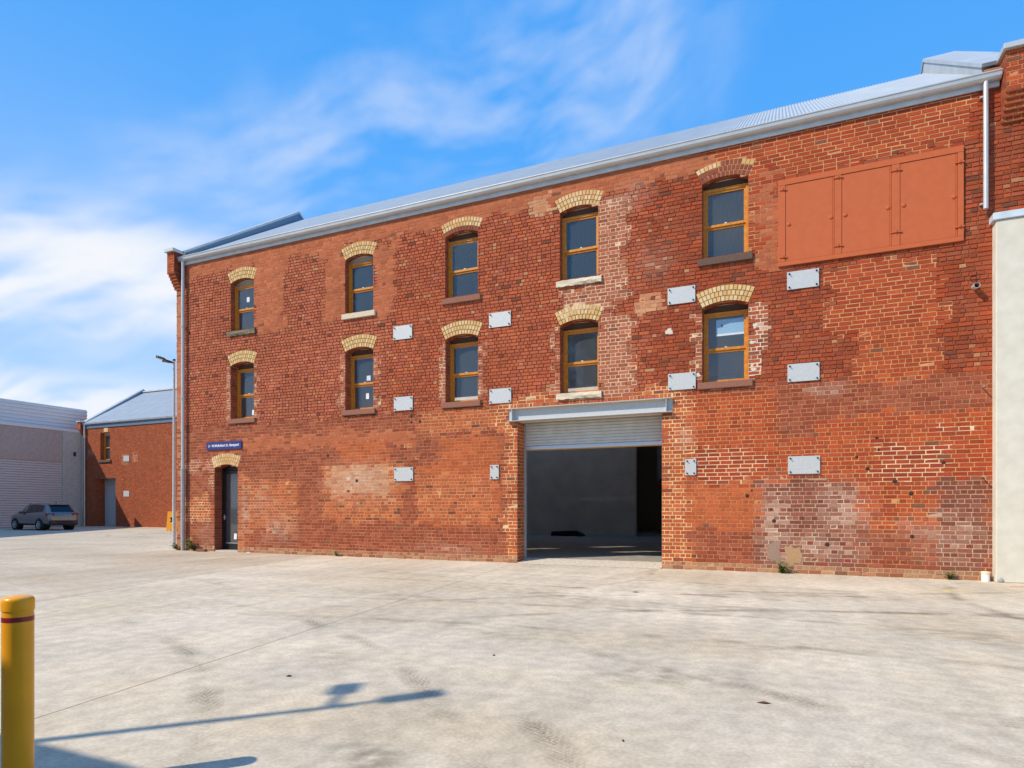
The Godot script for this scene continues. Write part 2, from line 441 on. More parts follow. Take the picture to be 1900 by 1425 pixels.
func brick_tone(x: float, y: float, st: int, wide := 0.24) -> Color:
	var tones: Array = styles[st].t
	var col: Color = tones[rng.randi() % tones.size()]
	col = col.lerp(tones[0], 0.42)
	var k := 1.0 + 0.14 * n_tone.get_noise_2d(x, y) + rng.randf_range(-0.08, 0.08) + 0.18 * n_dirt.get_noise_2d(x, y)
	if st == 0 or st == 13: k *= 1.08
	elif st == 14: k *= 1.04
	else: k *= 0.95
	col = Color(col.r * k, col.g * k, col.b * k)
	if st == 0 or st >= 13:
		if rng.randf() < (0.05 if wide < 0.15 else 0.008): col = clay(196, 146, 110).lerp(col, rng.randf_range(0.1, 0.7))
		elif rng.randf() < 0.02: col = clay(126, 80, 66)
	elif st != 9 and st != 8 and rng.randf() < 0.012: col = clay(136, 90, 74)
	var s := salt_at(x, y)
	if s > 0: col = col.lerp(clay(206, 170, 152), s * rng.randf_range(0.5, 1.0))
	if y < 0.14: col = col.lerp(clay(196, 158, 126), rng.randf_range(0.1, 0.8))
	return col
func mortar_tone(x: float, y: float, st: int) -> Color:
	var col: Color = styles[st].m
	var k := 1.0 + 0.3 * n_dirt.get_noise_2d(x * 1.5, y * 1.5)
	col = Color(col.r * k, col.g * k, col.b * k)
	var s := salt_at(x, y)
	if s > 0: col = col.lerp(clay(228, 206, 190), s)
	if y < 0.14: col = col.lerp(clay(210, 176, 144), 0.7)
	return col

func one_brick(mb: MB, o: Vector3, U: Vector3, V: Vector3, N: Vector3, w: float, h: float, d: float, rough: float) -> void:
	# a brick face with worn arrises; o is its lower corner on the wall face
	var b := minf(0.004 + rough * 0.003, w * 0.2)
	var up := N * rng.randf_range(-0.0015, 0.0025) * (1.0 + rough)
	var j := 0.0015 + 0.003 * rough
	var p := []
	var tilt := 0.0012 + 0.001 * rough
	if rng.randf() < 0.07:
		tilt *= 2.5
		b = minf(b * 2.2, w * 0.2)
	for q in [Vector2(b, b), Vector2(w - b, b), Vector2(w - b, h - b), Vector2(b, h - b)]:
		p.append(o + U * (q.x + rng.randf_range(-j, j)) + V * (q.y + rng.randf_range(-j, j)) + up + N * rng.randf_range(-tilt, tilt * 0.4))
	var dd := N * -d
	var a0 := o + dd
	var a1 := o + U * w + dd
	var a2 := o + U * w + V * h + dd
	var a3 := o + V * h + dd
	mb.quad(p[0], p[1], p[2], p[3])
	mb.quad(a0, a1, p[1], p[0])
	mb.quad(a1, a2, p[2], p[1])
	mb.quad(a2, a3, p[3], p[2])
	mb.quad(a3, a0, p[0], p[3])

# openings of the warehouse front: x0, x1, foot of the hole, spring line of its arch (or top), rise, sill below
var holes := []
const RING := 0.36
func arch_geo(hw: float, rise: float) -> Array:     # radius, half angle
	var R := (hw * hw + rise * rise) / (2.0 * rise)
	return [R, asin(hw / R)]

func row_spans(y0: float, y1: float, xa: float, xb: float, for_brick: bool) -> Array:
	var cuts := []
	var ym := (y0 + y1) * 0.5
	for h in holes:
		var cx: float = (h.x0 + h.x1) * 0.5
		var hw: float = (h.x1 - h.x0) * 0.5
		if h.has("sill") and for_brick and ym > h.y0 - 0.15 and ym < h.y0:
			cuts.append([cx - hw - 0.085, cx + hw + 0.085])
		if ym > h.y0 and ym < h.y1:
			cuts.append([h.x0, h.x1])
		if h.rise > 0.0:
			var g := arch_geo(hw, h.rise)
			var R: float = g[0]
			var yc: float = h.y1 + h.rise - R
			if for_brick:
				var Re := R + RING
				var yl: float = h.y1
				if ym >= yl and ym < yc + Re:
					var half := sqrt(maxf(0.0, Re * Re - (ym - yc) * (ym - yc)))
					var lim: float = hw + (ym - h.y1) * tan(g[1])
					cuts.append([cx - minf(half, lim) - 0.006, cx + minf(half, lim) + 0.006])
			elif ym >= h.y1 and ym < yc + R:
				var half := sqrt(R * R - (ym - yc) * (ym - yc))
				cuts.append([cx - half, cx + half])
		elif h.has("head") and ym > h.y1 and ym < (h.head if for_brick else 3.86):
			cuts.append([h.hx0, h.hx1])
	cuts.sort_custom(func(p, q): return p[0] < q[0])
	var out := []
	var at := xa
	for c in cuts:
		if c[0] > at + 0.01: out.append([at, minf(c[0], xb)])
		at = maxf(at, c[1])
		if at >= xb: break
	if at < xb - 0.01: out.append([at, xb])
	return out

func brick_row(list: Array, row: int, spans: Array) -> void:   # fills a course with bricks: appends [x, y, w, h, style]
	var y := row * CH
	for sp in spans:
		var x: float = sp[0]
		var first := true
		while x < sp[1] - 0.02:
			var st := style_at(x + 0.06, y + CH * 0.5)
			var s: Dictionary = styles[st]
			var j: float = s.j
			var header: bool = s.b == 0 and row % 2 == 1
			if st == 0 or st == 13: header = rng.randf() < (0.9 if header else 0.5)
			elif st == 14 and rng.randf() < 0.15: header = not header
			var L := 0.1195 if header else 0.2395
			L += rng.randf_range(-0.006, 0.006)
			if first:
				if s.b == 1 and row % 2 == 1: L = 0.1195
				elif header: L = 0.0598
				first = false
			if x + L > sp[1] - 0.05: L = sp[1] - x + j
			var wave := 0.009 * n_tone.get_noise_2d(x * 0.6, y * 0.4 + 90.0)
			list.append([x, y + j * 0.5 + wave + rng.randf_range(-0.0012, 0.0012), minf(L - j, sp[1] - x), CH - j, st])
			x += L

func mortar_row(mb: MB, row: int, spans: Array, top: float) -> void:
	var y0 := row * CH
	var y1 := minf(y0 + CH, top)
	for sp in spans:
		var x: float = sp[0]
		while x < sp[1] - 0.001:
			var x1 := minf(x + 0.13, sp[1])
			var st := style_at(x + 0.06, y0 + CH * 0.5)
			mb.col = mortar_tone(x, y0, st)
			var z: float = -styles[st].r
			mb.quad(Vector3(x, y0, z), Vector3(x1, y0, z), Vector3(x1, y1, z), Vector3(x, y1, z))
			x = x1

func brick_sheet(mb: MB, o: Vector3, U: Vector3, V: Vector3, N: Vector3, width: float, height: float, st: int, y_from := 0.0, shift := 0.0) -> void:
	# plain brickwork on any rectangle (reveals, kneelers, gables): joints and bricks in one builder
	var s: Dictionary = styles[st]
	var rows := int(ceil(height / CH))
	for r in rows:
		var y0 := r * CH
		var h := minf(CH, height - y0)
		if h < 0.02: continue
		var row := int(round((y_from + y0) / CH))
		var x := -shift
		mb.col = s.m
		mb.quad(o + V * y0 - N * 0.004, o + U * width + V * y0 - N * 0.004, o + U * width + V * (y0 + h) - N * 0.004, o + V * (y0 + h) - N * 0.004)
		while x < width - 0.015:
			var L := (0.1195 if row % 2 == 1 else 0.2395)
			if x <= -shift and row % 2 == 1 and s.b == 0: L = 0.06
			var xa := maxf(x, 0.0)
			var xe := minf(x + L, width + s.j)
			if xe - xa > s.j + 0.012:
				mb.col = brick_tone(1000.0 + o.x + xa * 3.0 + o.z, y_from + y0 + 0.3, st)
				one_brick(mb, o + U * xa + V * (y0 + s.j * 0.5), U, V, N, xe - xa - s.j, h - s.j, 0.004, 0.4)
			x += L

# ------------------------------------------------------------------ entry
func _ready() -> void:
	rng.seed = 4711
	var cam := Camera3D.new()
	cam.name = "camera"
	add_child(cam)
	cam.position = Vector3(18.043, 1.36, 14.179)
	cam.rotation.y = deg_to_rad(23.4117)
	cam.projection = Camera3D.PROJECTION_FRUSTUM
	cam.near = 0.05
	cam.far = 900.0
	cam.size = 0.05 * 1425.0 / 1150.0
	cam.frustum_offset = Vector2(0, 0.05 * 230.5 / 1150.0)
	cam.current = true
	var env := Environment.new()
	env.background_mode = Environment.BG_SKY
	env.tonemap_mode = Environment.TONE_MAPPER_LINEAR
	env.tonemap_exposure = 1.0
	env.sdfgi_enabled = true
	env.ssao_enabled = true
	env.ssil_enabled = true
	var sky := Sky.new()
	var pan := PanoramaSkyMaterial.new()
	pan.panorama = ImageTexture.create_from_image(make_sky())
	sky.sky_material = pan
	env.sky = sky
	var we := WorldEnvironment.new()
	we.name = "environment"
	we.environment = env
	add_child(we)
	var sun := DirectionalLight3D.new()
	sun.name = "sun"
	add_child(sun)
	sun.look_at_from_position(Vector3.ZERO, SUN_TRAVEL, Vector3.UP)
	sun.light_energy = 1.45
	sun.light_color = Color(1.0, 0.955, 0.88)
	sun.light_angular_distance = 0.53
	sun.shadow_enabled = true

	make_materials()
	make_styles()
	build_ground()
	build_warehouse()
	build_cream_building()
	build_far_building()
	build_shed()
	build_building_behind()
	build_tree_behind()
	build_small_things()

# ------------------------------------------------------------------ ground
func ground_image() -> Image:
	var w := 2048
	var h := 1300
	var broad := noise(101, 0.0028, 5)
	broad.domain_warp_enabled = true
	broad.domain_warp_amplitude = 60.0
	broad.domain_warp_frequency = 0.004
	var i1 := broad.get_image(w, h, false, false, false)
	var st := noise(102, 0.012, 4).get_image(w / 5, h, false, false, false)
	st.resize(w, h, Image.INTERPOLATE_CUBIC)
	var st2 := noise(106, 0.02, 4).get_image(w, h / 6, false, false, false)
	st2.resize(w, h, Image.INTERPOLATE_CUBIC)
	var fi := noise(103, 0.06, 4).get_image(w, h, false, false, false)
	var a := i1.get_data(); var b := st.get_data(); var c := fi.get_data(); var b2 := st2.get_data()
	var k := PackedFloat32Array()
	k.resize(w * h)
	var brown := PackedFloat32Array()
	brown.resize(w * h)
	for i in w * h:
		var big := a[i] / 255.0 - 0.5
		var s := b[i] / 255.0 - 0.5
		var s2 := b2[i] / 255.0 - 0.5
		var f := c[i] / 255.0 - 0.5
		k[i] = 0.975 + big * 0.13 + s * 0.14 * (0.6 + big * 2.0) + s2 * 0.13 + f * 0.17
		brown[i] = clampf(big * -1.1 + s * 0.5 + s2 * 0.3 + 0.12, 0.0, 1.0)
	# scuffs: x, z, half length, half width, turn, strength
	var px := w / 26.0
	var pz := h / 16.5
	var marks := [[14.6, 4.9, 1.6, 0.5, 0.3, 0.16], [18.6, 3.4, 1.4, 0.35, 0.0, 0.14], [16.0, 11.38, 0.28, 0.2, 0.5, 0.2], [17.2, 9.1, 0.7, 0.3, -0.4, 0.14], [12.6, 6.0, 1.4, 0.3, 0.2, 0.12], [19.8, 6.3, 1.2, 0.35, 0.3, 0.12], [16.8, 5.6, 2.0, 0.4, -0.1, 0.11], [19.4, 9.4, 0.7, 0.25, 0.4, 0.1], [21.3, 4.6, 1.3, 0.3, 0.1, 0.12], [10.8, 3.2, 1.6, 0.35, 0.2, 0.1], [15.2, 8.0, 1.0, 0.25, 0.1, 0.08], [18.2, 7.6, 0.9, 0.3, -0.3, 0.09], [14.2, 9.6, 0.5, 0.16, 0.7, 0.09], [9.0, 6.2, 1.2, 0.3, 0.5, 0.09]]
	var nn := noise(104, 0.03, 4)
	for m in marks:
		var R: float = maxf(m[2], m[3]) * 2.0
		for jz in range(maxi(0, int((m[1] + 0.5 - R) * pz)), mini(h, int((m[1] + 0.5 + R) * pz))):
			for jx in range(maxi(0, int((m[0] - 4.0 - R) * px)), mini(w, int((m[0] - 4.0 + R) * px))):
				var dx: float = jx / px + 4.0 - m[0]
				var dz: float = jz / pz - 0.5 - m[1]
				var u: float = (dx * cos(m[4]) + dz * sin(m[4])) / m[2]
				var v: float = (-dx * sin(m[4]) + dz * cos(m[4])) / m[3]
				var d := u * u + v * v
				if d < 3.5:
					var q: float = m[5] * 0.55 * exp(-d * 1.2) * clampf(1.0 + 2.6 * nn.get_noise_2d(jx * 0.6 + u * 40.0, jz * 2.0), 0.0, 2.0)
					k[jz * w + jx] -= q
					brown[jz * w + jx] += q * 1.6
	# tyre prints: centre x, z, radius, from, to, strength
	var arcs := [[9.0, 17.0, 8.0, -1.5, -0.5, 0.10], [9.0, 17.0, 9.5, -1.5, -0.5, 0.08], [22.0, 16.0, 11.5, -2.5, -1.5, 0.10], [22.0, 16.0, 13.0, -2.5, -1.5, 0.07], [16.0, -6.0, 9.5, 0.5, 1.9, 0.08], [16.5, -6.0, 11.2, 0.6, 1.8, 0.08], [11.0, 1.5, 4.6, -0.6, 0.9, 0.09], [26.0, 3.0, 5.5, 2.3, 3.9, 0.09], [17.5, 30.0, 22.5, -1.95, -1.25, 0.09], [17.5, 30.0, 24.1, -1.95, -1.25, 0.09], [13.0, 14.0, 5.0, -1.3, 0.1, 0.08], [30.0, 20.0, 15.0, -2.6, -1.9, 0.08], [12.0, 20.0, 12.3, -1.4, -0.7, 0.08], [14.0, 40.0, 36.0, -1.75, -1.3, 0.09], [14.0, 40.0, 37.6, -1.75, -1.35, 0.08]]
	for ar in arcs:
		var steps := int((ar[4] - ar[3]) * ar[2] * px)
		for s in steps:
			var an: float = lerpf(ar[3], ar[4], float(s) / steps)
			var fade := sin(PI * s / steps)
			for q in range(-9, 10):
				var r: float = ar[2] + q / px
				var x: float = ar[0] + cos(an) * r
				var z: float = ar[1] + sin(an) * r
				var jx := int((x - 4.0) * px)
				var jz := int((z + 0.5) * pz)
				if jx < 0 or jz < 0 or jx >= w or jz >= h: continue
				var tread := (1.0 if (s + absi(q) * 2) % 7 < 4 else 0.4) * (1.0 - absf(q) / 11.0)
				var g: float = ar[5] * 1.9 * tread * fade * clampf(0.7 + 2.2 * nn.get_noise_2d(jx * 0.4, jz * 0.4), 0.0, 1.4)
				k[jz * w + jx] -= g
				brown[jz * w + jx] += g
	var out := PackedByteArray()
	out.resize(w * h * 3)
	for i in w * h:
		var v := clampf(k[i], 0.4, 1.12)
		var br := clampf(brown[i], 0.0, 1.0)
		out[i * 3] = clampi(int(232 * v * (1.0 - 0.02 * br)), 0, 255)
		out[i * 3 + 1] = clampi(int(228 * v * (1.0 - 0.065 * br)), 0, 255)
		out[i * 3 + 2] = clampi(int(222 * v * (1.0 - 0.14 * br)), 0, 255)
	return Image.create_from_data(w, h, false, Image.FORMAT_RGB8, out)

func slab(poly: PackedVector2Array, tint: Color) -> MB:
	var mb := MB.new()
	mb.col = tint
	var id := Geometry2D.triangulate_polygon(poly)
	for p in poly:
		mb.vert(Vector3(p.x, 0, p.y), Vector3.UP, Vector2((p.x - 4.0) / 26.0, (p.y + 0.5) / 16.5))
		mb.t2[mb.t2.size() - 1] = p / 1.7
	for i in range(0, id.size(), 3):
		var a := poly[id[i]]; var b := poly[id[i + 1]]; var c := poly[id[i + 2]]
		if (b - a).cross(c - a) > 0: mb.ix.append_array(PackedInt32Array([id[i], id[i + 1], id[i + 2]]))
		else: mb.ix.append_array(PackedInt32Array([id[i], id[i + 2], id[i + 1]]))
	for i in poly.size():
		var p := poly[i]; var q := poly[(i + 1) % poly.size()]
		mb.quad(Vector3(p.x, 0, p.y), Vector3(q.x, 0, q.y), Vector3(q.x, -0.025, q.y), Vector3(p.x, -0.025, p.y))
	return mb

func build_ground() -> void:
	var base := MB.new()
	base.quad(Vector3(-400, -0.026, 400), Vector3(400, -0.026, 400), Vector3(400, -0.026, -400), Vector3(-400, -0.026, -400))
	var g := structure("ground", base, grain(mat(rgb(92, 84, 76), 0.95), M.g1, 0.3))
	var con := mat(Color.WHITE, 0.82)
	con.vertex_color_use_as_albedo = true
	con.metallic_specular = 0.35
	con.albedo_texture = ImageTexture.create_from_image(ground_image())
	con.detail_enabled = true
	con.detail_albedo = tex(105, 0.09, 4, Color(0.885, 0.88, 0.87), Color(1, 1, 1), 512)
	con.detail_blend_mode = BaseMaterial3D.BLEND_MODE_MUL
	con.detail_uv_layer = BaseMaterial3D.DETAIL_UV_2
	var A := func(z: float) -> float: return 12.02 + 0.1364 * z
	var B := func(z: float) -> float: return 5.76 + 0.277 * z
	var j := 0.006
	var tint1 := Color(0.935, 0.845, 0.68)
	var tint0 := Color(0.81, 0.715, 0.565)
	put("concrete_slab", slab(PackedVector2Array([Vector2(-70, 24), Vector2(B.call(24.0) - j, 24), Vector2(B.call(-0.2) - j, -0.2), Vector2(-0.2, -0.2), Vector2(-0.2, -18), Vector2(-70, -18)]), tint0), con, g)
	put("concrete_slab", slab(PackedVector2Array([Vector2(B.call(24.0) + j, 24), Vector2(A.call(24.0) - j, 24), Vector2(A.call(-0.2) - j, -0.2), Vector2(B.call(-0.2) + j, -0.2)]), tint1), con, g)
	put("concrete_slab", slab(PackedVector2Array([Vector2(A.call(24.0) + j, 24), Vector2(60, 24), Vector2(60, -0.2), Vector2(A.call(-0.2) + j, -0.2)]), tint1), con, g)
	# ramp up into the roller door
	var rp := MB.new()
	rp.col = Color(0.8, 0.7, 0.545)
	var x0 := 12.06
	var x1 := 15.58
	rp.quad(Vector3(x0, 0.003, 0.12), Vector3(x1, 0.003, 0.12), Vector3(x1, 0.09, -0.62), Vector3(x0, 0.09, -0.62))
	var rm := mat(Color.WHITE, 0.9)
	rm.vertex_color_use_as_albedo = true
	put("door_ramp", rp, grain(rm, M.g1, 0.8), g)
	var fl := MB.new()
	fl.box(Vector3(0.3, -0.02, -24), Vector3(22.0, 0.088, -0.6))
	structure("floor", fl, M.floor_in)

# ------------------------------------------------------------------ warehouse
func wedge(r0: float, r1: float, da: float, front: float, back: float, bev: float) -> ArrayMesh:
	var mb := MB.new()
	var f := func(r: float, a: float, z: float) -> Vector3: return Vector3(sin(a) * r, cos(a) * r, z)
	var b1 := bev / r0
	var p := [f.call(r0 + bev, -da + b1, front), f.call(r0 + bev, da - b1, front), f.call(r1 - bev, da - b1, front), f.call(r1 - bev, -da + b1, front)]
	var q := [f.call(r0, -da, back), f.call(r0, da, back), f.call(r1, da, back), f.call(r1, -da, back)]
	mb.quad(p[0], p[1], p[2], p[3])
	for i in 4:
		var k := (i + 1) % 4
		mb.quad(q[i], q[k], p[k], p[i])
	return mb.mesh()

var wedge_cache := {}
var arch_mats := []
func make_arch(parent: Node3D, called: String, h: Dictionary, faded: int, joined := false) -> void:
	var cx: float = (h.x0 + h.x1) * 0.5
	var hw: float = (h.x1 - h.x0) * 0.5
	var g := arch_geo(hw, h.rise)
	var R: float = g[0]
	var ph: float = g[1]
	var root := group_node(called, parent)
	root.position = Vector3(cx, h.y1 + h.rise - R, 0)
	var back := MB.new()
	back.col = clay(160, 112, 74)
	for i in 16:
		var a0 := lerpf(-ph, ph, i / 16.0)
		var a1 := lerpf(-ph, ph, (i + 1) / 16.0)
		back.quad(Vector3(sin(a0) * R, cos(a0) * R, -0.007), Vector3(sin(a1) * R, cos(a1) * R, -0.007), Vector3(sin(a1) * (R + RING), cos(a1) * (R + RING), -0.007), Vector3(sin(a0) * (R + RING), cos(a0) * (R + RING), -0.007))
	put("joint_bed", back, M.mortar, root)
	var rings := [0.115, 0.115, 0.12]
	var all := MB.new()
	var tones := [[240, 206, 148], [234, 194, 130], [242, 214, 162], [226, 184, 118]]
	var r0 := R
	for k in 3:
		var r1: float = r0 + rings[k]
		var n := int(round(2.0 * ph * (r0 + 0.06) / 0.0857))
		var key := "%.3f %d %d" % [r0, n, k]
		if not wedge_cache.has(key):
			wedge_cache[key] = wedge(r0 + 0.004, r1 - 0.004, ph / n - 0.005 / r0, 0.003, -0.012, 0.005)
		for i in n:
			if joined:      # too small in the picture to pick apart one by one
				var a0 := -ph + i * 2.0 * ph / n + 0.005 / r0
				var a1 := -ph + (i + 1) * 2.0 * ph / n - 0.005 / r0
				all.col = rgb(tones[(i * 7 + k * 3) % 4][0], tones[(i * 7 + k * 3) % 4][1], tones[(i * 7 + k * 3) % 4][2]).srgb_to_linear()
				var pf := []
				var pb := []
				for e in [[a0, r0 + 0.004, 0.004], [a1, r0 + 0.004, -0.004], [a1, r1 - 0.004, -0.004], [a0, r1 - 0.004, 0.004]]:
					var rin: float = e[1] + (0.005 if e[1] < r0 + 0.01 else -0.005)
					pb.append(Vector3(sin(e[0]) * e[1], cos(e[0]) * e[1], -0.012))
					pf.append(Vector3(sin(e[0] + e[2] / r0) * rin, cos(e[0] + e[2] / r0) * rin, 0.003))
				all.quad(pf[0], pf[1], pf[2], pf[3])
				for e in 4: all.quad(pb[e], pb[(e + 1) % 4], pf[(e + 1) % 4], pf[e])
				continue
			var o := MeshInstance3D.new()
			o.name = "arch_brick"
			o.mesh = wedge_cache[key]
			var tone := rng.randi() % 4
			if faded == 1 and (k < 2 or i > n * 0.3) and not (k == 2 and i % 3 != 2): tone = 4 + rng.randi() % 2
			if faded == 1 and k == 2 and i > 4: tone = 3 + rng.randi() % 3
			if faded == 2 and k == 0: tone = 4 + rng.randi() % 2
			o.material_override = arch_mats[tone]
			root.add_child(o, true)
			var an := -ph + (i + 0.5) * 2.0 * ph / n
			o.rotation.z = -an
			o.position.z = rng.randf_range(-0.002, 0.002)
		r0 = r1
	if joined: put("arch_brickwork", all, M.brick, root).set_meta("kind", "stuff")
	# underside of the arch
	var so := MB.new()
	for i in 14:
		var a0 := lerpf(-ph, ph, i / 14.0)
		var a1 := lerpf(-ph, ph, (i + 1) / 14.0)
		for z in 2:
			var z0: float = 0.0 if z == 0 else -h.depth * 0.5 - 0.004
			var z1: float = -h.depth * 0.5 + 0.004 if z == 0 else -h.depth
			so.col = brick_tone(i * 0.7, 5.0 + z, 5)
			so.quad(Vector3(sin(a0) * R, cos(a0) * R, z1), Vector3(sin(a1) * R, cos(a1) * R, z1), Vector3(sin(a1) * R, cos(a1) * R, z0), Vector3(sin(a0) * R, cos(a0) * R, z0))
	put("soffit", so, M.brick, root)

func make_window(parent: Node3D, h: Dictionary, sill_mat: Material, rough_sill: bool, stickers: Array, called := "window") -> void:
	var cx: float = (h.x0 + h.x1) * 0.5
	var hw: float = (h.x1 - h.x0) * 0.5
	var H: float = h.y1 - 0.06 - h.y0
	var dp: float = h.depth
	var root := group_node(called, parent)
	root.position = Vector3(cx, h.y0, -dp)
	var f := MB.new()
	var T := Transform3D()
	for s in [-1.0, 1.0]:
		f.boxb(Transform3D(Basis(), Vector3(s * (hw - 0.03), H * 0.5, -0.045)), Vector3(0.06, H, 0.11), 0.004)
	f.boxb(Transform3D(Basis(), Vector3(0, H - 0.03, -0.047)), Vector3(hw * 2 - 0.12, 0.06, 0.106), 0.004)
	f.boxb(Transform3D(Basis(), Vector3(0, 0.02, -0.03)), Vector3(hw * 2 - 0.12, 0.04, 0.14), 0.004)
	put("frame", f, M.timber, root)
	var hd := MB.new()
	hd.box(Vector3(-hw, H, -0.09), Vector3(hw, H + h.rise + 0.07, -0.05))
	put("head_board", hd, M.stone_dark if h.y0 < 6.0 or h.x0 > 9.0 else M.concrete_wall, root)  # dark tone on most boards paints in the shadow under the arch
	var mid := H * 0.47
	var gl_hw := hw - 0.1
	for k in 2:
		var y0: float = mid + 0.0 if k == 1 else 0.04
		var y1: float = H - 0.06 if k == 1 else mid + 0.0
		var z: float = -0.035 if k == 1 else -0.062
		var s := MB.new()
		for e in [-1.0, 1.0]:
			s.boxb(Transform3D(Basis(), Vector3(e * (gl_hw + 0.02), (y0 + y1) * 0.5, z)), Vector3(0.04, y1 - y0, 0.034), 0.003)
		s.boxb(Transform3D(Basis(), Vector3(0, y1 - 0.022, z)), Vector3(gl_hw * 2, 0.044, 0.033), 0.003)
		s.boxb(Transform3D(Basis(), Vector3(0, y0 + 0.028, z)), Vector3(gl_hw * 2, 0.056, 0.033), 0.003)
		put("sash", s, M.timber, root)
		var p := MB.new()
		p.box(Vector3(-gl_hw - 0.005, y0 + 0.05, z - 0.003), Vector3(gl_hw + 0.005, y1 - 0.04, z + 0.003))
		var po := put("pane", p, M.glass, root)
		po.rotation = Vector3(rng.randf_range(-0.012, 0.012), rng.randf_range(-0.008, 0.008), 0)
		if k == 1:
			var lk := MB.new()
			lk.boxb(Transform3D(Basis(), Vector3(0, y0 + 0.066, z + 0.008)), Vector3(0.05, 0.02, 0.02), 0.004)
			put("catch", lk, M.white, root)
	for q in stickers:     # x, y, w, h on the glass
		var b := MB.new()
		var z := -0.03 if q[1] > mid else -0.057
		b.box(Vector3(q[0] - q[2] * 0.5, q[1] - q[3] * 0.5, z), Vector3(q[0] + q[2] * 0.5, q[1] + q[3] * 0.5, z + 0.002))
		put("paper_sticker", b, M.white, root)
	var sl := MB.new()
	if rough_sill:
		var nx := 18
		var prof := [Vector2(0.05, -0.145), Vector2(0.06, -0.08), Vector2(0.045, 0.0), Vector2(-0.02, 0.004)]
		for i in nx:
			for e in prof.size() - 1:
				var pts := []
				for q in [[i, e], [i + 1, e], [i + 1, e + 1], [i, e + 1]]:
					var x: float = -0.56 + 1.12 * q[0] / nx
					var pr: Vector2 = prof[q[1]]
					var jx: float = sin(q[0] * 12.9 + q[1] * 78.2 + h.x0) * 0.012
					var jy: float = sin(q[0] * 39.3 + q[1] * 11.1 + h.x0) * 0.012
					pts.append(Vector3(x, pr.y + (jy if q[1] < 2 else jy * 0.4), dp + pr.x + jx))
				sl.quad(pts[0], pts[1], pts[2], pts[3])
		sl.box(Vector3(-0.555, -0.138, -0.02), Vector3(0.555, -0.01, dp + 0.028))
	else:
		sl.boxb(Transform3D(Basis(), Vector3(0, -0.0745, dp * 0.5 + 0.02)), Vector3(1.13, 0.145, dp + 0.075), 0.008)
	put("sill", sl, sill_mat, root)

